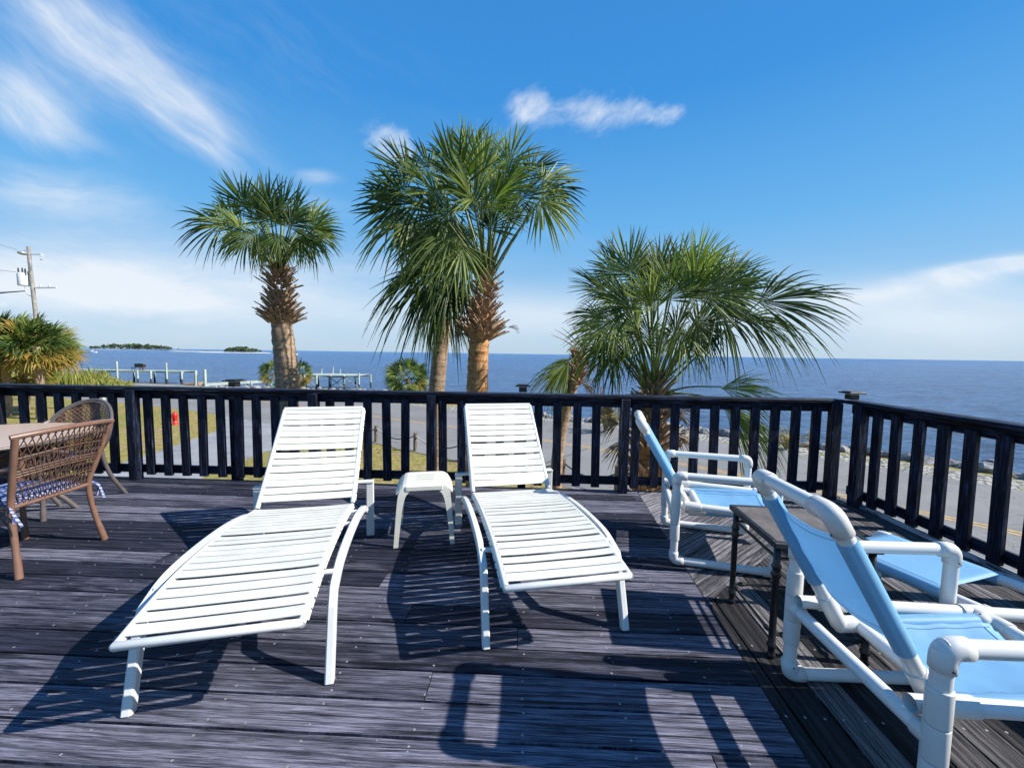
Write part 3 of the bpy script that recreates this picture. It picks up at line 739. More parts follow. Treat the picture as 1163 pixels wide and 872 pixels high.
f3 = [(512,296,232,84,-1.0,R(60)), (508,290,212,86,-.9,R(55)), (516,300,255,80,-1.0,R(50)), (500,308,262,70,-.6,R(45)), (524,298,280,58,-1.0,R(50)), (520,284,200,60,-.7), (505,282,150,50,-.3), (525,280,110,44,-.2), (512,292,90,44,.4), (500,296,180,48,.4), (520,300,250,64,-1.2,R(40)), (495,312,245,66,.1,R(45)), (530,290,330,40,-.3),
      (515,282,135,50,-.9)]
near_palm('rear palm of the middle pair, long leaves drooping left over its grey trunk', 8.0, (508,318), f3,
    [(507,335),(503,370),(498,420),(495,470),(494,620)], [.16,.155,.15,.15,.14], 13, 'bark', boot=[(508,352,.5,30,.13,.8,.08)], nleaf=40)
# ragged small palm right of the middle
def p4x(r_, mk, rr):
    mb = mk(); mb.smooth = True
    for (a, b_) in [((655,392),(630,374)),((657,392),(638,372)),((659,390),(650,368)),((662,388),(676,352)),((655,396),(626,380)),((662,396),(688,372)),((665,400),(690,395))]:
        A, B = at(*a,8.5), at(*b_,8.5+rr.uniform(-.3,.3)); mb.tube(smoothpath([A,(A+B)/2+V((0,0,.03)),B],4), [.014-.0012*k for k in range(9)], 5)
    mb.build('bare_stalks', M['boot'], r_)
near_palm('small ragged palm with a shaggy brown head and only one green leaf hanging left', 8.5, (656,410),
    [(651,406,228,56,-.3,R(40),0.,(.1,-1,.2)), (649,410,240,52,0,R(34)), (655,404,215,40,.2,R(34)), (668,382,65,42,.1,R(30))],
    [(659,400),(652,432),(642,470),(633,520),(629,640)], [.13,.125,.115,.11,.13], 14, 'bark',
    boot=[(655,438,.70,90,.16,.85,.10)], dead=[(656,402,120,16,0,40),(664,415,10,18,-.1,40),(650,420,200,14,-.2,40),(660,435,-30,18,-.2,35)], nleaf=30, extra=p4x)
# big low palm right of centre
f5 = [(700,322,120,52,.2), (690,340,150,50,-.2), (684,356,176,46,.1), (688,372,205,46,-.2), (690,384,238,52,.1), (700,392,262,52,-.2), (716,322,105,58,-.3), (730,326,95,56,.3), (748,328,88,60,-.2), (766,326,80,62,.2), (784,326,70,62,-.3),
      (800,330,58,66,.2), (816,334,44,70,-.1), (826,344,28,66,.3), (852,350,8,100,-.3,R(58),-.1,(.1,-1,.5)), (838,358,-14,84,0,R(55),-.2,(0,-1,.7)), (812,352,-24,66,-.3), (790,362,-50,52,-.4), (742,356,120,50,-.8), (760,348,90,54,-.9),
      (780,350,60,58,-.8), (720,352,140,54,-.8), (704,362,190,50,-.8), (800,345,30,60,-.7), (765,322,110,58,.9), (740,388,95,52,-.3), (765,382,72,52,.3), (715,388,118,52,.2), (790,376,52,54,-.2), (704,398,160,46,.3), (752,402,84,46,.5), (725,378,105,52,-.6), (782,392,25,48,.2), (772,372,-70,44,-.3), (728,376,250,44,-.4), (735,345,100,56,.8), (775,342,70,58,.9), (805,350,20,60,.8), (712,345,150,50,.8),
      (810,438,-6,76,-.5,R(42),0.,(0,-1,.8)), (812,450,-38,92,-.2,R(34),0.,(.2,-1,.5)), (818,446,-52,100,-.2,R(26),0.,(.1,-1,.3)), (700,350,130,44,-.5)]
f5 = [(q[0], q[1]-(7 if q[1] < 352 else 0), q[2], q[3]*(1.08 if math.sin(R(q[2])) > .6 else 1))+tuple(q[4:]) for q in f5]
near_palm('big bushy low palm right of centre, its stems fanning out just behind the railing', 5.9, (742,452), f5,
    [(738,468),(736,500),(734,560),(733,640)], [.20,.21,.20,.18], 15, 'barko',
    boot=[(735,600,.95,70,.24,1.35,.25), (737,520,.85,80,.25,1.3,.20), (741,462,.42,34,.15,1.1,.07)], dead=[(760,468,10,32,-.2,50),(706,480,190,26,-.1,50),(764,494,-12,30,-.3,45),(700,470,150,30,-.2,45),(712,500,230,30,-.4,45),(748,510,-60,30,-.5,45),(725,520,-100,34,-.5,50)], nleaf=44)
# far small palms: full round crowns
def far_palm(label, px, py_top, py_base, Y, rpx, seed, trunks=1, leaf='leaf', yellow=.3, ground=None, nf=46, wide=1.0, group=None):
    rr = random.Random(seed); c = at(px, (py_top+py_base)/2, Y); g = ground_z(c.x, Y) if ground is None else ground
    r_ = empty('palm_tree', (c.x, Y, g)); tag(r_, label, 'palm tree', group)
    def mk(): q = MB(); q.M = Matrix.Translation(-V((c.x,Y,g))); return q
    rad = rpx*Y/FPX; top = at(px, py_top, Y).z; cz = top - rad
    mb = mk()
    trunk(mb, [(c.x,Y,g-.1),(c.x+.1,Y,(g+cz)/2),(c.x,Y,cz)], [.2,.18,.17], 10, seed); mb.build('trunk', M['bark'], r_)
    lf, ly = mk(), mk()
    for k in range(nf):
        th = k*2.39996; sz = 1-1.75*(k+.5)/nf; r2 = math.sqrt(max(0,1-sz*sz))
        d = V((math.cos(th)*r2, math.sin(th)*r2, sz)); q = V((d.x*wide, d.y*wide, d.z)); hub = V((c.x,Y,cz)) + q*rad*rr.uniform(.42,.62)
        fan(ly if (sz < -.15 and rr.random() < yellow*2.2) or rr.random() < yellow*.25 else lf, hub, d+V((rr.uniform(-.3,.3),rr.uniform(-.3,.3),0)), V((rr.uniform(-.6,.6),-.7,rr.uniform(.2,1))), rad*rr.uniform(.44,.62), R(88), 20, rr, .16)
    lf.build('crown', M[leaf], r_)
    if ly.v: ly.build('yellowed_fronds', M['leafy'], r_)
    return r_
far_palm('bushy cabbage palm left of the utility pole, cut by the left edge of the photo', 4, 352, 470, 23, 42, 21, nf=100, yellow=.42, wide=1.1)
far_palm('bushy cabbage palm directly below the utility pole, its lower leaves yellow', 42, 357, 470, 22, 36, 22, nf=100, yellow=.5)
far_palm('low yellow-green palm filling the gap under the two bushy palms at left', 26, 388, 470, 24.5, 34, 23, nf=60, yellow=1.0)
far_palm('small round green palm alone at the water behind the railing, left of the middle pair', 463, 404, 446, 33, 26, 24, nf=60, yellow=.12)
far_palm('small palm peeking out left of the tall palm trunk, over the green sign', 311, 407, 446, 37, 17, 25, nf=40, yellow=.6, wide=.9)
far_palm('small yellowed palm peeking out right of the tall palm trunk', 340, 408, 446, 37, 17, 26, nf=40, yellow=.8, wide=.9)
# low shrub with bare twigs right of the ragged palm, by the rocks
def shrub(label, px, py, Y, rad, h, seed, leafmat='leaf', nf=18, g=None):
    rr = random.Random(seed); c = at(px,py,Y); gz = ground_z(c.x,Y) if g is None else g
    r_ = empty('shrub', (c.x,Y,gz)); tag(r_, label, 'shrub')
    q = MB(); w = MB(); w.smooth = True
    for k in range(nf):
        a = rr.uniform(0,6.28); u = rr.uniform(.2,1); e = V((math.cos(a)*rad*u, math.sin(a)*rad*u, h*rr.uniform(.45,1)))
        w.tube(smoothpath([(0,0,0), e*.5+V((0,0,.1*h)), e],3), [.02-.0025*i for i in range(7)], 4)
        for j in range(34):
            q.c = (rr.random(),0,0,1); c0 = e*rr.uniform(.45,1.08)+V((rr.gauss(0,.1),rr.gauss(0,.1),rr.gauss(0,.1)))*rad
            d = V((rr.uniform(-1,1),rr.uniform(-1,1),rr.uniform(-.3,1))).normalized()*rr.uniform(.05,.1)*max(1,h); s_ = d.orthogonal().normalized()*d.length*.28
            q.add([c0-d, c0-s_, c0+d, c0+s_], [(0,1,2,3)])
    q.build('foliage', M[leafmat], r_); w.build('twigs', M['bark'], r_); return r_
shrub('sparse twiggy shrub on the bank between the ragged palm and the bushy low palm', 688, 462, 20.5, .8, 1.7, 31, 'leafy', 14)
shrub('low green shrub on the rocks just left of the corner post', 895, 478, 17.2, .9, .9, 32, 'leafy', 18)
# dune grass bushes at left (uncountable)
rr = random.Random(5); mb = MB()
for k in range(2600):
    px = rr.uniform(62, 152) if k < 2300 else rr.uniform(-20, 70); Y = rr.uniform(37, 49)
    p = at(px, 440, Y); gz = ground_z(p.x, Y)
    lump = .45+1.0*max(0, mnoise.noise(V((p.x*.33, Y*.3, 2.))) + .35)
    mb.c = (rr.random(),0,0,1); H_ = lump*rr.uniform(.55,1.15)*1.25
    if px > 125: H_ *= .55
    a = rr.uniform(0,6.28); o_ = V((math.cos(a),math.sin(a),0))*rr.uniform(.1,.45)*H_; s_ = V((math.cos(a+1.57),math.sin(a+1.57),0))*.045
    b0 = V((p.x,Y,gz-.05)); b1 = b0+o_*.4+V((0,0,H_*.7)); b2 = b0+o_+V((0,0,H_))
    mb.add([b0-s_,b0+s_,b1+s_,b1-s_,b2], [(0,1,2,3),(3,2,4)])
M['dune'] = leaf_mat('dune_grass', [(0,(.10,.13,.03)),(.5,(.26,.27,.06)),(.85,(.36,.30,.10)),(1,(.42,.30,.15))])
tag(mb.build('dune_grass', M['dune']), 'yellow-green dune grass and scrub in front of the left dock', 'dune grass', kind='stuff')
# short lawn blades close to the road edge
mb = MB(); rr = random.Random(8)
tr_area = [(-9.2,10.5),(-9.4,15.2),(-8.8,17.0),(-6.8,18.2),(-3.9,16.1),(-1.8,14.6),(3,10.6),(3,8.5)]
hy_area = [(-30,29.8),(-19.5,25),(-17.6,23.9),(-15.4,21.4),(-14.2,19.0),(-13.5,15.2),(-12.7,9),(-26,9)]
for area, n in ((tr_area, 7000), (hy_area, 13000)):
    X = [p[0] for p in area]; Yq = [p[1] for p in area]
    for k in range(n):
        x, y = rr.uniform(min(X),max(X)), rr.uniform(min(Yq),max(Yq))
        if not inside((x,y), area) or mnoise.noise(V((x*.45,y*.45,1.3))) < -.12+rr.uniform(-.1,.1): continue
        mb.c = (rr.random()*.9,0,0,1); a = rr.uniform(0,6.28); h = rr.uniform(.03,.08); w = .012
        mb.add([(x-w*math.cos(a),y-w*math.sin(a),GZ),(x+w*math.cos(a),y+w*math.sin(a),GZ),(x+rr.uniform(-.04,.04),y+rr.uniform(-.04,.04),GZ+h)], [(0,1,2)])
tag(mb.build('lawn_grass', M['dune']), 'dry yellowish lawn grass along the driveway and the road', 'grass', kind='stuff')
# leaf litter by the palms
mb = MB()
for k in range(1500):
    x, y = rr.uniform(-8,5), rr.uniform(8,16)
    if not inside((x,y), tr_area): continue
    mb.c = (rr.random(),0,0,1); a = rr.uniform(0,6.28); l = rr.uniform(.05,.16)
    d = V((math.cos(a),math.sin(a),rr.uniform(0,.3)))*l; s_ = V((-math.sin(a),math.cos(a),0))*l*.16; c0 = V((x,y,GZ+.015))
    mb.add([c0-d*.5, c0-s_, c0+d*.5, c0+s_], [(0,1,2,3)])
tag(mb.build('leaf_litter', M['dead']), 'brown fallen palm leaf litter on the ground below the palms', 'leaf litter', kind='stuff')

# ------------------------------------------------------------------ roadside things
M['red'] = plain('fire_red_paint', (.62,.02,.015), .35, .15, 20)
p = at(199,482,20.9); r_ = empty('fire_hydrant', (p.x, 20.9, GZ)); tag(r_, 'small red fire hydrant standing on the dry lawn, seen between the railing boards', 'fire hydrant')
mb = MB(); mb.smooth = True; mb.lathe([(.17,0),(.17,.04),(.11,.05),(.11,.42),(.14,.43),(.14,.47),(.13,.48)], n=16); mb.build('barrel', M['red'], r_)
mb = MB(); mb.smooth = True; mb.lathe([(.13,.485),(.125,.54),(.09,.61),(.04,.65),(.025,.66),(.025,.71)], n=16); mb.build('bonnet', M['red'], r_)
for a in (-40, 140, 230):
    mb = MB(); mb.smooth = True; d = V((math.cos(R(a)),math.sin(R(a)),0)); mb.tube([d*.09+V((0,0,.36)), d*.19+V((0,0,.36))], .055, 10); mb.build('outlet_cap', M['red'], r_)
M['signgreen'] = plain('pale_green_sign', (.32,.62,.50), .5); M['signwhite'] = mat('sign_white', (.72,.75,.74), .5); M['galv'] = plain('galvanised_steel', (.42,.43,.43), .45, .15, 8, 0, metal=.6)
p = at(312.2,432,31.); r_ = empty('green_sign', (p.x, 31, GZ)); tag(r_, 'small pale green sign beside the tall palm trunk, with a grey upper half', 'sign')
mb = MB(); mb.box((0,0,p.z-GZ-.32+.0), (.40,.03,.42), bev=.005); mb.build('lower_panel', M['signgreen'], r_)
mb = MB(); mb.box((0,0,p.z-GZ+.10), (.40,.03,.36), bev=.005); mb.build('upper_panel', M['galv'], r_)
mb = MB(); mb.tube([(0,.05,0),(0,.05,p.z-GZ+.3)], .03, 8); mb.build('post', M['galv'], r_)
mb = MB(); mb.box((-.06,-.018,p.z-GZ-.32), (.10,.006,.16)); mb.build('dark_mark', M['boatd'], r_)
p = at(315,438,30.); r_ = empty('red_sign', (p.x-.05, 30, GZ)); tag(r_, 'small dark red triangular sign low beside the tall palm trunk', 'sign')
mb = MB(); zz = p.z-GZ; mb.add([(-.2,-.02,zz-.2),(.25,-.02,zz-.2),(.12,-.02,zz+.25),(-.2,.02,zz-.2),(.25,.02,zz-.2),(.12,.02,zz+.25)], [(0,1,2),(5,4,3),(0,3,4,1),(1,4,5,2),(2,5,3,0)]); mb.build('panel', M['red'], r_)
mb = MB(); mb.tube([(.1,.05,0),(.1,.05,zz)], .03, 8); mb.build('post', M['galv'], r_)
# rope barrier along the road
M['rope'] = plain('thick_dark_rope', (.035,.03,.028), .9, .4, 30, .5); M['ropew'] = plain('bleached_rope', (.45,.43,.40), .9, .3, 30, .4)
M['post'] = bark_mat('weathered_post', (.06,.045,.035), (.18,.14,.10), (.30,.24,.18))
RP = [(-9.0,19.6),(-7.3,18.55),(-5.85,17.5),(-3.8,16.0),(-1.75,14.55),(-.2,13.45),(1.6,12.3),(3.05,11.3)]
names = ['first rope post, nearest the driveway','rope post left of the left lounge chair back','rope post behind the left lounge chair back','rope post just right of the left lounge chair back','rope post left of the rear middle palm','rope post hidden behind the middle lounge chair back','rope post under the ragged palm','shaggy post at the right end of the rope']
for k, (x, y) in enumerate(RP):
    mb = MB(); mb.smooth = True; hh = .72 + (.1 if k == 7 else 0)
    mb.tube([(0,0,-.1),(0,0,hh*.5),(0.01,0,hh)], .075 if k < 7 else .13, 10); mb.add([(0,0,hh+.03)], [])
    o_ = mb.build('rope_post', M['post']); o_.location = (x,y,GZ); tag(o_, 'short brown ' + names[k], 'post', 'posts carrying the rope')
    if k:
        A = V((RP[k-1][0],RP[k-1][1],GZ+.62)); B = V((x,y,GZ+.62)); P_ = [A.lerp(B, i/12)-V((0,0,.30*4*(i/12)*(1-i/12))) for i in range(13)]
        mb = MB(); mb.smooth = True; mb.mi = 0; mb.tube(P_, .022, 7)
        if k in (3,4,5):
            mb.mi = 1; mb.tube([q+V((0,-.002,.002)) for q in P_[:5]], .0225, 7)
        o_ = mb.build('rope', [M['rope'], M['ropew']]); tag(o_, 'sagging dark rope slung between two short posts along the near road edge', 'rope', 'rope swags along the road')
# utility pole
YP = 30.; M['polewood'] = bark_mat('pole_wood', (.15,.14,.125), (.29,.27,.25), (.40,.38,.35)); M['tranny'] = plain('light_grey_transformer', (.62,.65,.68), .4, .05)
pb, pt_ = at(40,352,YP), at(32.3,280.5,YP); k_ = (GZ-pb.z)/(pt_.z-pb.z); base = V((pb.x+(pt_.x-pb.x)*k_*.6, YP, GZ))
r_ = empty('utility_pole', base); tag(r_, 'leaning wooden utility pole with a grey transformer and a street lamp, at left', 'utility pole')
def lp(px, py, dy=0): return at(px,py,YP+dy)-base
def PP(py): f_ = (py-280.5)/(352-280.5); return lp(32.3+(40-32.3)*f_, py)
mb = MB(); mb.smooth = True; mb.tube([(0,0,-.3), pb-base, lp(36,318), lp(33.6,297), pt_-base], [.13,.125,.115,.105,.10], 12); mb.build('pole', M['polewood'], r_)
mb = MB(); mb.smooth = True; mb.tube([PP(285)+V((-.05,-.2,0)), lp(28,285.5,-.5), lp(27,286.5,-.6)], .045, 8); mb.sphere(lp(26,287.5,-.6), (.24,.3,.13), 12, 8); mb.build('street_lamp', M['galv'], r_)
mb = MB(); mb.smooth = True; c = lp(26.5,317.5,-.1); mb.lathe([(.0,-.45),(.30,-.44),(.31,-.4),(.31,.38),(.28,.44),(.1,.5),(0,.5)], c, 18); tr = mb.build('transformer', M['tranny'], r_)
for q in ((-.2,-.1),(.15,-.15),(.0,.15)):
    mb = MB(); mb.smooth = True; cc = c+V((q[0],q[1],.5)); mb.lathe([(.03,0),(.055,.04),(.03,.08),(.055,.12),(.03,.16),(.045,.2),(.02,.32)], cc, 8); mb.build('bushing', M['black'], tr)
for z_, p_ in ((.35,309),(-.25,321)):
    mb = MB(); mb.tube([c+V((.2,0,z_)), PP(p_)], 1, flat=(.07,.11)); mb.build('bracket', M['galv'], r_)
mb = MB(); mb.tube([PP(327), lp(64,326.6,0)], 1, flat=(.07,.09)); mb.build('side_arm', M['ropew'] if False else M['tranny'], r_)
for px in (46, 56):
    mb = MB(); mb.smooth = True; cc = lp(px,326,0); mb.lathe([(.03,0),(.06,.05),(.03,.09),(.06,.13),(.02,.18)], cc, 8); mb.build('insulator', M['tranny'], r_)
mb = MB(); mb.tube([PP(289)+V((0,0,0)), lp(45,289,0)], 1, flat=(.04,.05)); mb.build('insulator_bracket', M['galv'], r_)
mb = MB(); mb.smooth = True; mb.tube([lp(45,288), lp(49,289.5), lp(46,291), lp(49.5,294.5), lp(45.5,295)], .035, 6); mb.build('cutout_switch', M['tranny'], r_)
mb = MB(); mb.smooth = True; mb.tube([lp(34,296,-.2), lp(35,306,-.25), PP(310)+V((0,-.2,0))], .05, 6); mb.tube([lp(28,326,-.1),lp(30,334,-.1),PP(338)], .02, 5); mb.build('conduit', M['galv'], r_)
M['wire'] = mat('black_cable', (.03,.03,.035), .6)
def wire(name, pts, r, label, g='cables on the utility pole'):
    mb = MB(); mb.smooth = True; mb.tube(smoothpath(pts, 5), r, 5); tag(mb.build(name, M['wire']), label, 'cable')
wire('overhead_cable', [at(-60,337,20), at(-10,334,25), at(10,332,29), at(29,330.5,YP)], .035, 'thick black overhead cable leaving the pole to the left, lower one of the pair')
wire('overhead_cable', [at(-60,334,20), at(-10,332.5,25), at(12,331.3,29), at(29,330.2,YP)], .022, 'black overhead cable leaving the pole to the left, upper one of the pair')
wire('overhead_cable', [at(-60,270,18), at(-5,277,25), at(20,284,YP)], .009, 'thinnest overhead wire reaching the pole near the street lamp')
wire('overhead_cable', [at(-60,302,18), at(-5,306.5,25), at(18,309,YP)], .012, 'thin overhead wire reaching the top of the transformer')
wire('guy_wire', [at(75,370,26), at(96,418,26)+V((0,0,-.5))], .014, 'thin pale guy wire slanting down to the dune grass right of the bushy palm', None)
# timber posts and odds by the left lawn
for px, py, Yq, lab in [(66,458,26,'pale short bollard seen above the wicker chair back'),(117,452,27,'second pale bollard right of the first, above the wicker chair back')]:
    p = at(px,py,Yq); mb = MB(); mb.smooth = True; mb.tube([(p.x,Yq,GZ-.1),(p.x,Yq,GZ+.85)], .12, 10); tag(mb.build('bollard', M['ropew']), lab, 'bollard')
# ------------------------------------------------------------------ deck
TH = R(-2.2); CT, ST = math.cos(TH), math.sin(TH)
def D2W(a, b): return (a*CT-b*ST, a*ST+b*CT)
def clip(poly, p, n):
    """keep the side where (q-p).n <= 0"""
    out = []
    for i in range(len(poly)):
        a, b_ = poly[i-1], poly[i]
        da = (a[0]-p[0])*n[0]+(a[1]-p[1])*n[1]; db = (b_[0]-p[0])*n[0]+(b_[1]-p[1])*n[1]
        if (da <= 0) != (db <= 0):
            t = da/(da-db); out.append((a[0]+(b_[0]-a[0])*t, a[1]+(b_[1]-a[1])*t))
        if db <= 0: out.append(b_)
    return out
def boards(region, ang, bw, gap, mi, mb, nails, lens=(2.4,4.9)):
    """lay boards in direction ang (deck frame) over a convex region given as half planes"""
    ca, sa = math.cos(ang), math.sin(ang); rr = random.Random(int(ang*1000)+mi)
    v = -9.0
    while v < 9.0:
        u = -13.0 - rr.uniform(0, 3)
        while u < 9:
            L = rr.uniform(*lens)
            quad = [(u, v), (u+L-.004, v), (u+L-.004, v+bw-gap), (u, v+bw-gap)]
            poly = [(x*ca-y*sa, x*sa+y*ca) for x, y in quad]
            for p, n_ in region:
                poly = clip(poly, p, n_)
                if len(poly) < 3: break
            if len(poly) >= 3:
                ar = abs(sum(poly[i-1][0]*poly[i][1]-poly[i][0]*poly[i-1][1] for i in range(len(poly))))/2
                if ar > .0015:
                    mb.mi = mi; mb.c = (rr.random(), rr.random(), 0, 1); dz = rr.uniform(-.0022, .0022)
                    W = [D2W(*p) for p in poly]
                    def uvf(p):
                        x, y = p[0]*CT+p[1]*ST, -p[0]*ST+p[1]*CT
                        return (x*ca+y*sa, -x*sa+y*ca)
                    mb.prism(W, -.038, dz, uvf)
                    k = math.ceil((u+.05)/.41)*.41
                    while k < u+L:
                        for vv in (v+.028, v+bw-gap-.028):
                            q = (k*ca-vv*sa+rr.uniform(-.006,.006), k*sa+vv*ca)
                            if all((q[0]-p[0])*n_[0]+(q[1]-p[1])*n_[1] < -.01 for p, n_ in region) and -4 < q[0] < 3.3 and q[1] > .9: nails.append((D2W(*q), dz))
                        k += .41
            u += L
        v += bw
BACK, RIGHT = 4.37, 3.31
SA = (1.083, 2.37); sd_ = math.atan2(.16, 3.0)      # seam leans 3 degrees
sn = (math.cos(sd_), -math.sin(sd_))                 # normal pointing to +a
bd = R(41); bn = (math.sin(bd), -math.cos(bd))       # lower side of the mitre line
mb = MB(); nails = []
boards([((0,BACK),(0,1)), (SA,sn), ((-9.5,0),(-1,0)), ((0,-3.2),(0,-1))], 0.0, .163, .0115, 0, mb, nails)
boards([((0,BACK),(0,1)), ((SA[0]+.005,SA[1]),(-sn[0],-sn[1])), (SA,bn), ((RIGHT,0),(1,0))], bd, .163, .008, 2, mb, nails)
boards([((SA[0]+.005,SA[1]),(-sn[0],-sn[1])), ((SA[0],SA[1]-.006),(-bn[0],-bn[1])), ((RIGHT,0),(1,0)), ((0,-3.2),(0,-1))], R(90)-R(2), .150, .0095, 1, mb, nails)
mb.mi = 3
for (x, y), dz in nails:
    r0 = .0055; mb.add([(x+r0*math.cos(k*1.047), y+r0*math.sin(k*1.047), dz+.0012) for k in range(6)], [list(range(6))])
deck = mb.build('deck_floor', [M['deck'], M['deck2'], M['deck3'], M['nail']]); tag(deck, kind='structure')
mb = MB()
W = [D2W(*p) for p in ((-9.4,-3.1),(RIGHT-.03,-3.1),(RIGHT-.03,BACK-.03),(-9.4,BACK-.03))]; mb.prism(W, -.30, -.16)
tag(mb.build('deck_gap_shade_slab', M['under']), kind='structure')  # solid slab, not joists: painted black so the board gaps look shaded
mb = MB(); rot = Matrix.Rotation(TH, 4, 'Z')
p = D2W(RIGHT-.035, 1.2); mb.box((p[0],p[1],.019), (.045, 5.9, .032), rot); tag(mb.build('deck_edge_board', M['edge']), kind='structure')
# ------------------------------------------------------------------ railings (local frame: x along the rail, y outward, z up)
def railing(label, origin, rz, length, post_x, cap_x, x0=0.0, short=False, phase=0.0, sp=.205):
    r_ = empty('deck_railing', (origin[0], origin[1], 0), rz); tag(r_, label, 'railing', 'railings round the deck')
    def slab(name, c, size, m_): q = MB(); q.box(c, size, bev=.006); return q.build(name, m_, r_)
    mid, ln = x0+length/2, length
    slab('top_rail', (mid,.035,1.012), (ln,.145,.036), M['rail_x'])
    slab('upper_rail', (mid,.058,.945), (ln,.036,.096), M['rail_x'])
    slab('bottom_rail', (mid,.058,.105), (ln,.036,.09), M['rail_x'])
    for x in post_x: slab('post', (x,-.012,.497), (.095,.09,.994), M['rail_v'])
    for x in cap_x:
        oy = .05 if short else .16
        if not short: slab('outer_post', (x,oy,.46), (.09,.09,1.12), M['rail_v'])
        cp = slab('post_cap', (x,oy,1.038+.022), (.088,.088,.05), M['black'])
        q = MB(); q.box((x,oy,1.090), (.082,.082,.012), bev=.003); q.build('lamp_window', M['tranny'], cp)
        q = MB(); q.box((x,oy,1.103), (.165,.165,.014), bev=.004); q.box((x,oy,1.114), (.12,.12,.01), bev=.003); q.build('cap_plate', M['black'], cp)
    x = x0+phase; rr = random.Random(int(length*10))
    while x < x0+length-.05:
        if all(abs(x-p) > .105 for p in post_x):
            q = MB(); q.box((x+rr.uniform(-.004,.004),.018,.495+rr.uniform(-.006,.006)), (.087,.036,.90), Matrix.Rotation(rr.uniform(-.012,.012),4,'Y'), bev=.003); q.build('baluster', M['rail_v'], r_)
        x += sp
    return r_
# positions in the deck frame: back rail face at b=4.30, right rail face at a=3.25
o = D2W(0, 4.31)
px_posts = [-5.9, -4.33, -2.30, -1.02, 1.02, 3.16]
railing('long dark railing across the back of the deck, in front of the palms', o, TH, 3.235+8.9, px_posts, [-3.30, -.05], x0=-8.9, phase=.0)
o = D2W(3.25, 4.26)
railing('dark railing along the right side of the deck, running towards the viewer', o, TH-R(90), 7.0, [.19, 1.83, 3.5, 5.2], [-.02], x0=-.0, phase=.345, short=True)
# corner cap sits just outside the corner: moved with the right railing

# ------------------------------------------------------------------ lounge chairs
def prof_pt(P, s):
    L = [0]
    for i in range(1, len(P)): L.append(L[-1]+math.hypot(P[i][0]-P[i-1][0], P[i][1]-P[i-1][1]))
    s = max(0, min(L[-1]-1e-6, s)); i = max(k for k in range(len(L)) if L[k] <= s); i = min(i, len(P)-2)
    t = (s-L[i])/(L[i+1]-L[i]); return (P[i][0]+(P[i+1][0]-P[i][0])*t, P[i][1]+(P[i+1][1]-P[i][1])*t), L[-1]
SEAT = [(p.x, p.y) for p in smoothpath([(-.162,.384,0),(0,.408,0),(.25,.433,0),(.6,.428,0),(.9,.403,0),(1.17,.366,0)], 8)]
BACKP = [(p.x, p.y) for p in smoothpath([(1.20,.372,0),(1.36,.505,0),(1.52,.645,0),(1.87,.957,0)], 6)]
def straps(P, n, gaps, rr, gw=.0105):
    mb = MB(); _, Ltot = prof_pt(P, 0); extra = sum(gaps.values()); w = (Ltot-.03-extra)/n; s = .03
    for k in range(n):
        g = gw*rr.uniform(.45,1.6); s += gaps.get(k, 0); a0, a1 = s+g/2, s+w-g/2; s += w; skew = rr.uniform(-.004,.004); sag = rr.uniform(.003,.008)
        def fn(u, v, a0=a0, a1=a1, skew=skew, sag=sag):
            x = -.326+.652*u; e = abs(x)/.326; ss = a0+(a1-a0)*v + skew*x*2
            (y, z), _ = prof_pt(P, ss); dz = .017 - sag*(1-e**4)
            if e > .93: dz -= .030*((e-.93)/.07)**1.5
            cv = .0015*math.sin(math.pi*v); return (x, y, z+dz+cv)
        mb.smooth = False; mb.grid(fn, 22, 3, .0035)
    return mb
def lounge(label, loc, rz, seed):
    rr = random.Random(seed); r_ = empty('lounge_chair', loc, rz); tag(r_, label, 'lounge chair', 'white strap lounge chairs')
    straps(SEAT, 21, {2:.008, 3:.004, 5:.012, 12:.007}, rr, .009).build('seat_straps', M['strap'], r_)
    straps(BACKP, 14, {5:.004, 7:.014}, rr, .0068).build('back_straps', M['strap'], r_)
    mb = MB(); mb.smooth = True
    for s_ in (-1, 1): mb.tube([(s_*.305, y, z) for y, z in SEAT], .0165, 10)
    mb.tube([(-.318,-.158,.388),(-.308,-.158,.388),(.300,-.158,.388),(.312,-.158,.388)], [.008,.0165,.0165,.008], 12)
    for y, z in ((.20,.398),(.80,.385),(1.10,.345)): mb.tube([(-.37,y,z),(.37,y,z)], .014, 8)
    mb.build('seat_frame', M['alu'], r_)
    mb = MB(); mb.smooth = True
    for s_ in (-1, 1): mb.tube([(s_*.305, y, z) for y, z in BACKP], .0165, 10)
    mb.tube([(-.305,1.872,.962),(.305,1.872,.962)], .019, 12); mb.tube([(-.31,1.52,.615),(.31,1.52,.615)], .012, 8)
    mb.build('back_frame', M['alu'], r_)
    for s_ in (-1, 1):
        mb = MB()
        P = [V((s_*.372,0,0)), V((s_*.372,.09,.29))] + smoothpath([(s_*.372,.125,.355),(s_*.372,.30,.400),(s_*.372,.60,.400),(s_*.372,.95,.368),(s_*.372,1.25,.305),(s_*.372,1.43,.215)], 5)
        mb.tube(P, 1, flat=(.046,.038,(1,0,0))); mb.build('leg', M['alu'], r_)
        mb = MB(); mb.tube([(s_*.395,1.50,0),(s_*.395,1.49,.425)], 1, flat=(.036,.058,(1,0,0))); mb.build('rear_leg', M['alu'], r_)
    mb = MB(); mb.box((0,1.49,.434), (.85,.05,.018), bev=.004); mb.build('rear_crossbar', M['alu'], r_)
    return r_
lounge('left white strap lounge chair, the one nearest the viewer and the wicker chairs', (-1.145,1.612,0), R(13.4), 3)
lounge('right white strap lounge chair, to the right of the small cream table', (.254,2.0,0), R(11.8), 4)
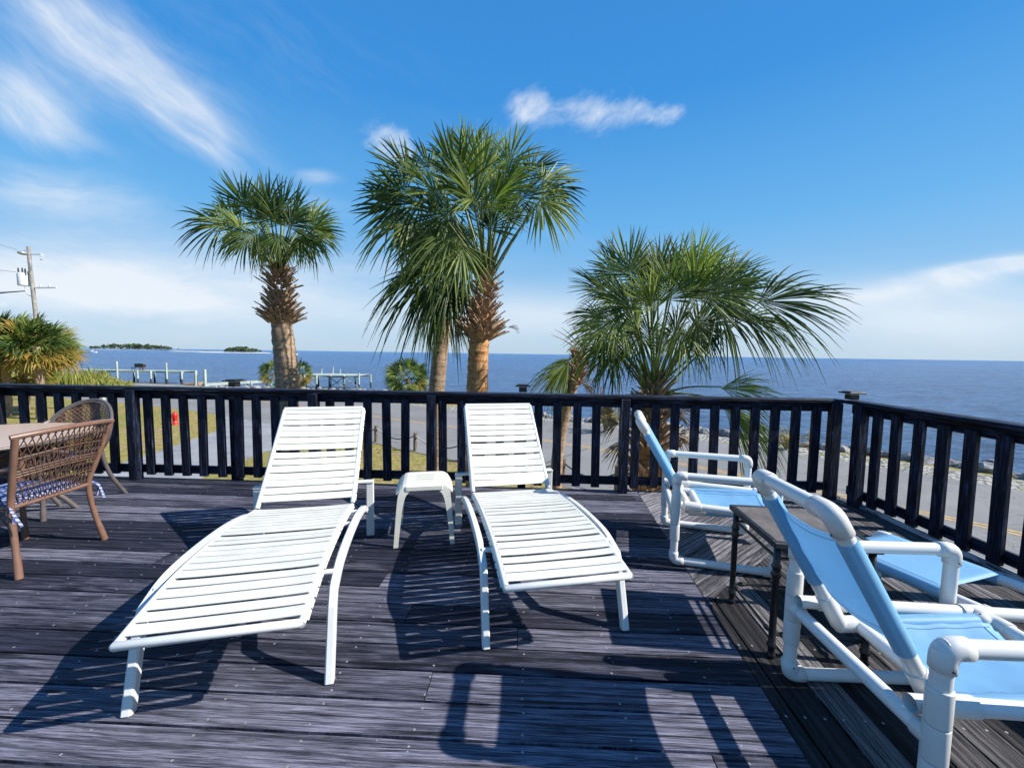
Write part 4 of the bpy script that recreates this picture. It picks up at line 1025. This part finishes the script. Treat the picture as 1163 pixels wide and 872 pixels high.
# ------------------------------------------------------------------ resin table
r_ = empty('side_table', (-.68,3.183,0), R(11)); tag(r_, 'small cream plastic side table with a slotted top, between the two lounge chairs', 'side table')
mb = MB(); Wt, Dt, zt = .205, .185, .465
def tz(x): return zt - .05*max(0,(abs(x)-.135)/.07)**2
def slabx(x0, x1, y0, y1, n=6):
    def fn(u, v): x = x0+(x1-x0)*u; y = y0+(y1-y0)*v; return (x, y, tz(x)-.012*max(0,(abs(y)-.15)/.035)**2)
    mb.grid(fn, n, 3, .012)
ys_ = [-.062,-.052,-.006,.004,.050,.060]; yy = [-Dt]+ys_+[Dt]
for k in range(len(yy)-1):
    if k % 2 == 0: slabx(-Wt, Wt, yy[k], yy[k+1], 18)
    else: slabx(-Wt, -.07, yy[k], yy[k+1]); slabx(.07, Wt, yy[k], yy[k+1])
mb.box((0,-Dt-.004,zt-.028), (.27,.010,.034), bev=.003); mb.box((0,Dt+.004,zt-.028), (.27,.010,.034), bev=.003)
mb.box((-Wt-.004,0,zt-.075), (.010,.24,.034), bev=.003); mb.box((Wt+.004,0,zt-.075), (.010,.24,.034), bev=.003)
mb.build('table_top', M['resin'], r_)
for sx in (-1,1):
    for sy in (-1,1):
        mb = MB()
        P = [V((sx*.150,sy*(Dt-.004),zt-.012)), V((sx*.182,sy*Dt,zt-.05)), V((sx*.200,sy*(Dt+.006),zt-.14)), V((sx*.225,sy*(Dt+.022),0))]
        P = smoothpath(P, 5); N = len(P)
        def fn(u, v, P=P, N=N, sx=sx, sy=sy):
            k = min(N-1, int(round(u*(N-1)))); c0 = P[k]; t = k/(N-1)
            w = .075*(1-t)**1.6+.034; q = v*2-1      # angle section: one wing inward along x, one along y
            if q < 0: return (c0.x + sx*q*w, c0.y + sy*.004, c0.z)
            return (c0.x, c0.y - sy*q*w*.9 + sy*.004, c0.z)
        mb.grid(fn, N-1, 6, .007, flip=(sx*sy > 0)); mb.build('leg', M['resin'], r_)
# ------------------------------------------------------------------ pvc furniture
RP_, RF = .0258, .0318
def pipe(mb, a, b): mb.mi = 0; mb.smooth = True; mb.tube([a, b], RP_, 18, cap=False)
def elbow(mb, c, d1, d2, r=RF, ln=.062):
    c, d1, d2 = V(c), V(d1).normalized(), V(d2).normalized(); mb.smooth = True; mb.mi = 2; q_ = d1.cross(d2).normalized(); mb.sphere(c+d1*(ln-.014)+q_*r, .0042, 6, 4); mb.sphere(c+d1*(ln-.014)-q_*r, .0042, 6, 4); mb.mi = 1
    P = [c+d1*ln]; 
    for k in range(7):
        t = k/6; a = c+d1*.034; b = c+d2*.034; P.append(a.lerp(c,t).lerp(c.lerp(b,t), t))
    P = [c+d1*(ln+.001)] + P + [c+d2*ln, c+d2*(ln+.001)]; mb.tube(P, [r*.92]+[r]*9+[r*.92], 20)
def tee(mb, c, run, br=None, r=RF, ln=.055):
    c, run = V(c), V(run).normalized(); mb.mi = 1; mb.smooth = True
    mb.tube([c-run*ln, c-run*(ln-.0012), c-run*(ln-.004), c+run*(ln-.004), c+run*(ln-.0012), c+run*ln], [r*.93,r*.985,r,r,r*.985,r*.93], 20)
    if br is not None: br = V(br).normalized(); mb.tube([c, c+br*(ln-.004), c+br*(ln-.001), c+br*ln], [r*.97,r*.97,r*.95,r*.9], 20)
def pvc_chair(label, loc, rz, W=.33, Dp=.64):
    r_ = empty('pvc_chair', loc, rz); tag(r_, label, 'patio chair', 'white pipe chairs with blue slings')
    mats = [M['pvc'], M['pvcfit'], M['screw']]; z0, z1, zs = RF, .63, .345
    for s_ in (-1, 1):
        y = s_*W; mb = MB()
        A, B, C_, D_ = V((0,y,z0)), V((0,y,z1)), V((Dp,y,z1)), V((Dp,y,z0))
        for a, b_ in ((A,B),(B,C_),(C_,D_),(D_,A)): pipe(mb, a, b_)
        elbow(mb, A, (0,0,1), (1,0,0)); elbow(mb, B, (0,0,-1), (1,0,0)); elbow(mb, C_, (0,0,-1), (-1,0,0)); elbow(mb, D_, (0,0,1), (-1,0,0))
        tee(mb, (0,y,zs), (0,0,1), (0,-s_,0)); tee(mb, (Dp,y,zs-.06), (0,0,1), (0,-s_,0)); tee(mb, (0,y,zs+.112), (0,0,1)); tee(mb, (0,y,zs-.112), (0,0,1))
        mb.build('side_frame', mats, r_)
    for x_, z_ in ((0,zs),(Dp,zs-.06)):
        mb = MB(); pipe(mb, (x_,-W,z_), (x_,W,z_)); mb.build('crossbar', mats, r_)
    for s_ in (-1, 1):
        mb = MB(); y_ = s_*(W-.062); pipe(mb, (-.02,y_,zs+.062), (1.04,y_,zs+.03)); tee(mb, (.70,y_,zs+.04), (1,0,-.03), (0,-s_,0)); elbow(mb, (1.04,y_,zs+.03), (-1,0,.03), (0,-s_,0)); tee(mb, (.115,y_,zs+.058), (1,0,-.03), None); mb.build('side_rail', mats, r_)
    ys = W-.118; mb = MB()
    rear = V((.125,0,.352)); fr = V((.72,0,.385))
    for s_ in (-1, 1):
        a = rear+V((0,s_*ys,0)); b_ = fr+V((0,s_*ys,0)); pipe(mb, a, b_); elbow(mb, b_, a-b_, (0,-s_,0)); tee(mb, a+V((.03,0,0)), b_-a)
    pipe(mb, fr+V((0,-ys,0)), fr+V((0,ys,0))); pipe(mb, rear+V((.06,-ys,-.0)), rear+V((.06,ys,-.0)))
    mb.build('seat_frame', mats, r_)
    mb = MB(); top = V((-.25,0,.97)); low = V((.115,0,.345)); dB = (top-low).normalized()
    for s_ in (-1, 1):
        a = low+V((0,s_*ys,0)); b_ = top+V((0,s_*ys,0)); pipe(mb, a, b_); elbow(mb, b_, a-b_, (0,-s_,0), RF+.001, .075); tee(mb, a+dB*.075, dB, None, RF, .07)
    pipe(mb, top+V((0,-ys,0)), top+V((0,ys,0))); tee(mb, top+V((0,-ys*.28,0)), (0,1,0), None, RF*.97, .02) if False else None
    mb.build('back_frame', mats, r_)
    def sling(name, p0, p1, n_, f0, f1, sag):
        mb = MB(); mb.smooth = True; d = p1-p0; rs = RP_+.004
        for s_ in (-1, 1): 
            mb.tube([p0+d*f0+V((0,s_*ys,0)), p0+d*(f0+.01)+V((0,s_*ys,0)), p0+d*(f1-.01)+V((0,s_*ys,0)), p0+d*f1+V((0,s_*ys,0))], [rs,rs+.001,rs+.001,rs], 18)
        def fn(u, v):
            yv = (v*2-1)*ys; e = abs(v*2-1); k = (1-e**2); ed = 1-abs(u*2-1)
            q = p0+d*(f0+(f1-f0)*u + (.012*k if u < .5 else -.012*k)*(1-ed*2 if ed < .5 else 0))
            return q + V((0,yv,0)) + n_*(rs*e**3*.95 - sag*k*(.6+.4*math.sin(math.pi*u)) + .0025*math.sin(u*23)*math.sin(v*9))
        mb.grid(fn, 14, 16, .002)
        mb.mi = 1
        for s_ in (-.78, .78): mb.tube([fn(.03+.94*k/14, (s_+1)/2)+n_*.001 for k in range(15)], .0016, 5)
        for u in (.07, .93): mb.tube([fn(u, .11+.78*k/14)+n_*.001 for k in range(15)], .0016, 5)
        return mb.build(name, [M['sling'], M['slingd']], r_)
    sling('back_sling', low, top, V((dB.z,0,-dB.x)), .30, .86, .035)
    dS = (fr-rear).normalized(); sling('seat_sling', rear, fr, V((-dS.z,0,dS.x)), .08, .93, .025)
    return r_
pvc_chair('white pipe chair with blue sling nearest the viewer, cut by the right edge', (1.256,1.43,0), R(-2), .318, .66)
pvc_chair('white pipe chair with blue sling standing by the back railing, behind the dark side table', (1.233,3.09,0), R(-15), .335, .62)
# footstool
c0 = V((2.205,2.165,0)); r_ = empty('footstool', c0, R(-73)); tag(r_, 'low white pipe footstool with a blue sling beside the right railing', 'footstool')
mats = [M['pvc'], M['pvcfit'], M['screw']]; hw, hl, zt = .225, .30, .345
for s_ in (-1, 1):
    mb = MB(); y = s_*hw; A, B, C_, D_ = V((-hl,y,RF)), V((-hl,y,zt)), V((hl+.14,y,zt)), V((hl+.14,y,RF))
    for a, b_ in ((A,B),(B,C_),(C_,D_)): pipe(mb, a, b_)
    elbow(mb, B, (0,0,-1), (1,0,0)); elbow(mb, C_, (0,0,-1), (-1,0,0)); elbow(mb, A, (0,0,1), (0,-s_,0)); elbow(mb, D_, (0,0,1), (0,-s_,0)); mb.build('side_frame', mats, r_)
for x_ in (-hl, hl+.14):
    mb = MB(); pipe(mb, (x_,-hw,RF), (x_,hw,RF)); mb.build('crossbar', mats, r_)
mb = MB(); mb.smooth = True
for s_ in (-1, 1): mb.tube([(-hl+.05,s_*hw,zt),(hl-.06,s_*hw,zt)], RP_+.004, 18)
mb.grid(lambda u, v: (-hl+.05+(2*hl-.11)*u, (v*2-1)*hw, zt+.029-.004*(1-(v*2-1)**2)), 12, 14, .002)
mb.build('sling', M['sling'], r_)
# ------------------------------------------------------------------ dark metal side table
c1 = V((1.245,1.863,0)); r_ = empty('side_table', c1, R(-5.5)); tag(r_, 'black metal side table with a brown stone-look top, between the two white pipe chairs', 'side table')
Lx, Ly, zt = .48, .50, .58
mb = MB(); mb.box((Lx/2,Ly/2,zt-.008), (Lx-.05,Ly-.05,.016), bev=.002); mb.build('table_top', M['stone'], r_)
mb = MB()
for (cx_, cy_, sx, sy) in ((Lx/2,.013,Lx,.026),(Lx/2,Ly-.013,Lx,.026),(.013,Ly/2,.026,Ly-.052),(Lx-.013,Ly/2,.026,Ly-.052)): mb.box((cx_,cy_,zt-.012), (sx,sy,.030), bev=.004)
mb.smooth = True
for (a, b_) in (((.03,.03),(Lx-.03,.03)),((.03,Ly-.03),(Lx-.03,Ly-.03)),((.03,.03),(.03,Ly-.03)),((Lx-.03,.03),(Lx-.03,Ly-.03))):
    mb.tube([(*a,zt-.085),(*b_,zt-.085)], .008, 8)
mb.build('top_frame', M['black'], r_)
for x, y in ((.03,.03),(Lx-.03,.03),(.03,Ly-.03),(Lx-.03,Ly-.03)):
    mb = MB(); mb.smooth = True
    mb.lathe([(.010,0),(.019,.004),(.021,.012),(.015,.02),(.015,.05),(.021,.056),(.022,.066),(.016,.075),(.0155,.13),(.0155,.40),(.021,.408),(.023,.42),(.017,.43),(.017,.445),(.022,.452),(.021,.462),(.016,.47),(.0155,zt-.03)], (x,y,0), 16); mb.build('leg', M['black'], r_)
mb = MB(); mb.smooth = True; zc = .115
for (a, b_) in (((.03,.03),(Lx-.03,.03)),((.03,Ly-.03),(Lx-.03,Ly-.03)),((.03,.03),(.03,Ly-.03)),((Lx-.03,.03),(Lx-.03,Ly-.03))):
    A, B = V((*a,zc)), V((*b_,zc)); mb.tube([A,B], .0075, 8)
    for f_ in (.12,.88): q = A.lerp(B,f_); dd = (B-A).normalized(); mb.tube([q-dd*.02,q-dd*.012,q,q+dd*.012,q+dd*.02], [.008,.012,.014,.012,.008], 8)
mb.build('stretcher', M['black'], r_)
# ------------------------------------------------------------------ dining corner
r_ = empty('dining_table', (-4.32,3.22,0)); tag(r_, 'round sand-coloured patio dining table, cut by the left edge of the photo', 'table')
mb = MB(); mb.lathe([(.0,.695),(.69,.695),(.705,.703),(.705,.716),(.695,.722),(0,.722)], n=64); mb.build('table_top', M['tabletop'], r_)
mb = MB(); mb.smooth = True; P = [(.712*math.cos(k*math.pi/32), .712*math.sin(k*math.pi/32), .708) for k in range(64)]; mb.tube(P, .014, 8, closed=True); mb.build('rim', M['greytube'], r_)
for a in (45,135,225,315):
    c_, s__ = math.cos(R(a)), math.sin(R(a)); mb = MB(); mb.smooth = True
    mb.tube(smoothpath([(.56*c_,.56*s__,0),(.45*c_,.45*s__,.15),(.25*c_,.25*s__,.35),(.40*c_,.40*s__,.69)],5), .02, 10); mb.build('leg', M['greytube'], r_)
def wicker_common(r_, frame, W=.26, Dp=.50, zs=.44):
    for s_ in (-1, 1):
        mb = MB(); mb.smooth = True; mb.tube(smoothpath([(s_*(W+.035),Dp+.03,0),(s_*(W+.015),Dp+.01,.2),(s_*W,Dp,zs),(s_*(W+.01),Dp-.02,.60)],5), [.020]*3+[.017]*13, 12); mb.build('leg', frame, r_)
    mb = MB(); mb.smooth = True
    mb.tube([(-W,0,zs),(W,0,zs)], .014, 10); mb.tube([(-W,Dp,zs),(W,Dp,zs)], .014, 10); mb.tube([(-W,0,zs),(-W,Dp,zs)], .014, 10); mb.tube([(W,0,zs),(W,Dp,zs)], .014, 10)
    mb.build('seat_frame', frame, r_)
    mb = MB(); mb.smooth = True
    def fn(u, v): x = -W+.015+(2*W-.03)*u; y = .02+(Dp-.03)*v; e = (1-abs(u*2-1)**4)*(1-abs(v*2-1)**4); return (x,y,zs+.008+.045*e**.5)
    mb.grid(fn, 16, 16, .02); 
    return mb.build('seat_cushion', M['cushion'], r_)
def wicker_open(label, loc, rz):
    r_ = empty('wicker_chair', loc, rz); tag(r_, label, 'wicker chair', 'wicker chairs at the dining table')
    W, zs = .24, .44; cu = wicker_common(r_, M['cane'], W=.24)
    def S(u, v):   # back surface, u -1..1 across, v 0..1 up
        w = W+.06*v; return V((u*w, -.13*v -.07*(1-u*u)*(.35+.65*v), zs+.02+(.44+.02*(1-u*u))*v))
    for s_ in (-1, 1):
        mb = MB(); mb.smooth = True; mb.tube(smoothpath([(s_*(W+.035),-.06,0),(s_*(W+.01),-.02,.22),(s_*W,0,zs)]+[S(s_,.33)]+[S(s_,.66),S(s_,1)],5), [.0205]*3+[.0175]*23, 12); mb.build('leg', M['cane'], r_)
    mb = MB(); mb.smooth = True; mb.tube([S(-1.06+2.12*k/20,1)+V((0,0,.004)) for k in range(21)], .0175, 12)
    mb.build('back_rail', M['cane'], r_)
    mb = MB(); mb.smooth = True
    for v, r0 in ((.20,.006),(.40,.007),(.44,.007),(.48,.007),(.68,.006),(.84,.005)):
        mb.tube([S(-1+2*k/24, v+.03*math.cos((k/24-.5)*3.1)) for k in range(25)], r0, 6)
    n = 17
    for k in range(-n, 2*n):
        for sg in (1,-1):
            P = []
            for j in range(9):
                v = j/8; u = (k/n)*2-1 + sg*v*.55 - (.275*sg)
                if -1 <= u <= 1: P.append(S(u, v)+V((0,.003*sg,0)))
            if len(P) > 1: mb.tube(P, .0032, 5)
    mb.build('back_lattice', M['wick'], r_)
    for s_ in (-1, 1):
        mb = MB(); mb.smooth = True; P = smoothpath([S(s_,.55), (s_*(W+.045),.12,.66),(s_*(W+.05),.32,.665),(s_*(W+.02),.47,.61),(s_*W,.49,.55)],5); mb.tube(P, .016, 10)
        mb.build('armrest', M['cane'], r_)
        mb = MB(); mb.smooth = True
        for k in range(14):
            y = .03+k*.034; mb.tube([(s_*(W+.003),y,zs),(s_*(W+.035),y+.05,.655)], .003, 5); mb.tube([(s_*(W+.003),y+.05,zs),(s_*(W+.035),y,.655)], .003, 5)
        mb.build('side_lattice', M['wick'], r_)
    for s_ in (-1,1):
        for q in (-.05,.04): mb = MB(); mb.ribbon(smoothpath([(s_*W,.01,zs+.02),(s_*(W+.03),-.04,zs-.01),(s_*(W+.02)+q*.4,-.06+q,zs-.10)],4), .014, (0.3,1,0)); mb.build('tie_ribbon', M['cushion'], cu)
    return r_
def wicker_round(label, loc, rz, zc=.70, rh=.26, cush=True):
    r_ = empty('wicker_chair', loc, rz); tag(r_, label, 'wicker chair', 'wicker chairs at the dining table')
    W, zs = .26, .44 if zc > .6 else .30; wicker_common(r_, M['greytube'], zs=zs)
    def S(x, z, o=0.0):   # dished disc, x across, z up from centre, in disc units
        return V((x*.315, -.04 -.26*(z*rh) - .10*(1-x*x)+.0 + o, zc+z*rh))
    for s_ in (-1, 1):
        mb = MB(); mb.smooth = True; mb.tube(smoothpath([(s_*(W+.05),-.16,0),(s_*(W+.02),-.05,.22),(s_*W,0,zs),(s_*(W+.02),0,zs+.1),S(s_*.97,-.1)],5), .0175, 12); mb.build('leg', M['greytube'], r_)
        mb = MB(); mb.smooth = True; mb.tube(smoothpath([S(s_*.99,.25),(s_*(W+.075),.12,min(.66,zc+.0)),(s_*(W+.06),.36,min(.65,zc)),(s_*W,.49,.56 if zc>.6 else .42)],5), .0165, 10); mb.build('armrest', M['greytube'], r_)
    mb = MB(); mb.smooth = True
    for o_, sc in ((0,1.0),(.012,.93)):
        mb.tube([S(math.cos(k*math.pi/28)*sc, math.sin(k*math.pi/28)*sc, o_) for k in range(56)], .0145 if sc == 1 else .009, 10, closed=True)
    mb.build('back_ring', M['greytube'], r_)
    mb = MB(); nz = 26
    for k in range(1, nz):
        z = -1+2*k/nz; xm = math.sqrt(max(0,1-z*z))*.92; n = 40; P = []
        if xm < .1: continue
        for j in range(n+1): x = -xm+2*xm*j/n; P.append(S(x, z*.92, .0045*math.sin(x*44+(k%2)*math.pi)))
        mb.ribbon(P, .0145, (0,1,.2)); 
    for k in range(1, 15):
        x = -1+2*k/15; zm = math.sqrt(max(0,1-x*x))*.92; mb.ribbon([S(x, -zm+2*zm*j/10) for j in range(11)], .008, (0,1,0))
    mb.build('back_weave', M['wick'], r_)
    return r_
wicker_open('copper-brown wicker chair with an open lattice back, nearest the left lounge chair', (-3.13,2.735,0), R(91))
wicker_round('grey-framed wicker chair with a round woven back, between the lattice chair and the railing', (-4.17,3.86,0), R(178), zc=.67)
wicker_round('wicker chair tucked under the round table, only its low back showing at the left edge', (-4.12,3.30,0), R(115), zc=.54, rh=.14)
# ------------------------------------------------------------------ sky, sun, camera
SUN_EL, SUN_AZ = R(38.5), R(-7.6)     # azimuth from +X towards +Y
w = bpy.data.worlds.new('World'); scene.world = w; w.use_nodes = True
t = NT(w.node_tree); bg = w.node_tree.nodes['Background']
sky = t.node('ShaderNodeTexSky', sky_type='NISHITA'); sky.sun_disc = False; sky.sun_elevation = SUN_EL
sky.sun_rotation = math.pi/2 - SUN_AZ; sky.air_density = 1.0; sky.dust_density = .35; sky.ozone_density = 2.2; sky.altitude = 0
tc = t.node('ShaderNodeTexCoord'); D = tc.outputs['Generated']
hs = t.node('ShaderNodeHueSaturation'); hs.inputs['Saturation'].default_value = SKY_SAT; t.link(sky.outputs[0], hs.inputs['Color'])
base = t.mix(1.0, hs.outputs[0], SKY_TINT, 'MULTIPLY')
sep = t.node('ShaderNodeSeparateXYZ'); t.link(D, sep.inputs[0])
grad = t.ramp(sep.outputs[2], [(0.0, (6.2,8.3,10.4)), (.10, (4.3,7.6,11.0)), (.28, (1.9,6.0,11.2)), (.50, (.65,4.0,10.0)), (1.0, (.4,2.4,7.8))])
base = t.mix(.85, base, grad)
yy = t.math('MAXIMUM', sep.outputs[1], .05)
U = t.math('DIVIDE', sep.outputs[0], yy); Vv = t.math('DIVIDE', sep.outputs[2], yy)
comb = t.node('ShaderNodeCombineXYZ'); t.link(U, comb.inputs[0]); t.link(Vv, comb.inputs[1]); UV = comb.outputs[0]
def skyuv(px, py): p = at(px, py, 1.0); return p.x, p.z-EYE
def blob(px, py, rx, ry, ang, k):
    u0, v0 = skyuv(px, py)
    mp = t.node('ShaderNodeMapping', vector_type='TEXTURE'); mp.inputs['Location'].default_value = (u0, v0, 0); mp.inputs['Rotation'].default_value = (0,0,R(ang)); mp.inputs['Scale'].default_value = (rx/FPX, ry/FPX, 1)
    t.link(UV, mp.inputs['Vector']); ln = t.node('ShaderNodeVectorMath', operation='LENGTH'); t.link(mp.outputs[0], ln.inputs[0])
    d2 = t.math('MULTIPLY', ln.outputs['Value'], ln.outputs['Value']); return t.math('MULTIPLY', t.math('POWER', 2.718, t.math('MULTIPLY', d2, -1.6)), k)
def add(xs):
    r_ = xs[0]
    for x in xs[1:]: r_ = t.math('ADD', r_, x)
    return r_
warp = t.node('ShaderNodeTexNoise'); warp.inputs['Scale'].default_value = 3.0; warp.inputs['Detail'].default_value = 5; t.link(UV, warp.inputs['Vector'])
wv = t.node('ShaderNodeVectorMath', operation='MULTIPLY_ADD'); t.link(warp.outputs['Color'], wv.inputs[0]); wv.inputs[1].default_value = (.14,.14,0); t.link(UV, wv.inputs[2]); UW = wv.outputs[0]
def fib(ang, sx, sy):
    a_ = t.noise(t.mapping(t.mapping(UW, (1,1,1), (0,0,R(-ang))), (sx, sy, 1)), 1.0, 9, .66)
    b_ = t.noise(t.mapping(t.mapping(UW, (1,1,1), (0,0,R(-ang))), (sx*.6, sy*.22, 1)), 1.0, 7, .6)
    return t.math('ADD', t.math('MULTIPLY', a_, .55), t.math('MULTIPLY', b_, .45))
nd, nh, npf = fib(-38, 3.2, 20), fib(-6, 3.0, 16), fib(40, 16, 30)
def cl(noise_, mask, lo, hi):
    x = t.math('SUBTRACT', t.math('ADD', noise_, t.math('MULTIPLY', t.math('MINIMUM', mask, 1.0), .30)), lo)
    x = t.math('DIVIDE', x, hi-lo, True); return t.math('MULTIPLY', t.math('POWER', x, 1.25), t.math('POWER', t.math('MINIMUM', mask, 1.0), .7))
md = add([blob(150,78,190,52,-37,.72), blob(218,140,85,26,-42,.85), blob(20,112,90,52,-28,.95), blob(75,25,190,70,-30,.55), blob(60,150,70,30,-20,.5), blob(330,60,200,60,-30,.18)])
mh = add([blob(70,222,150,38,-8,.9), blob(150,330,280,50,-3,.9), blob(0,300,170,50,0,.6), blob(360,200,40,13,-4,.9), blob(1090,316,170,18,10,.9), blob(1125,300,100,10,8,.9), blob(420,300,140,22,0,.45), blob(350,225,70,20,-12,.5), blob(590,265,120,40,10,.25)])
mp_ = add([blob(440,160,38,28,0,1.1), blob(600,120,30,26,40,.9), blob(755,130,46,20,5,.85), blob(690,130,70,28,12,.7), blob(640,122,90,30,0,.5), blob(466,178,28,22,0,.7), blob(2,345,28,12,0,1.0), blob(560,160,50,30,0,.35)])
ms = add([blob(180,335,330,56,0,.7), blob(600,360,240,34,0,.85), blob(1060,362,280,46,0,.95), blob(1000,335,160,16,4,.5), blob(90,270,250,40,-6,.2)])
soft = t.math('MULTIPLY', ms, t.math('ADD', t.math('MULTIPLY', nh, 1.1), .25))
cov = t.math('MAXIMUM', t.math('MAXIMUM', t.math('MULTIPLY', cl(nd, md, .50, 1.0), .95), t.math('MULTIPLY', cl(nh, mh, .50, 1.0), .95)), t.math('MULTIPLY', cl(npf, mp_, .62, .98), .85))
cov = t.math('ADD', cov, t.math('MULTIPLY', soft, .85), True)
front = t.math('GREATER_THAN', sep.outputs[1], .06); cov = t.math('MULTIPLY', t.math('MINIMUM', cov, .92), front)
col = t.mix(cov, base, CLOUD)
t.link(col, bg.inputs['Color']); bg.inputs['Strength'].default_value = SKY_STR
sl = bpy.data.lights.new('sun', 'SUN'); sl.energy = SUN_STR; sl.angle = R(.5); sl.color = (1.0,.955,.88)
so = bpy.data.objects.new('sun', sl); COL.objects.link(so); so.location = (20,-5,20)
sd3 = V((math.cos(SUN_EL)*math.cos(SUN_AZ), math.cos(SUN_EL)*math.sin(SUN_AZ), math.sin(SUN_EL)))
so.rotation_euler = (-sd3).to_track_quat('-Z','Y').to_euler()
cam = bpy.data.cameras.new('camera'); cam.sensor_width = 36; cam.lens = FPX/1163*36; cam.clip_start = .05; cam.clip_end = 60000
co = bpy.data.objects.new('camera', cam); COL.objects.link(co)
co.matrix_world = Matrix.Translation((0,0,EYE)) @ Matrix.Rotation(R(90)-PITCH, 4, 'X') @ Matrix.Rotation(ROLL, 4, 'Z')
scene.camera = co
scene.view_settings.view_transform = 'Standard'; scene.view_settings.look = 'None'; scene.view_settings.exposure = EXPO; scene.view_settings.gamma = 1
scene.cycles.max_bounces = 5; scene.cycles.transparent_max_bounces = 8
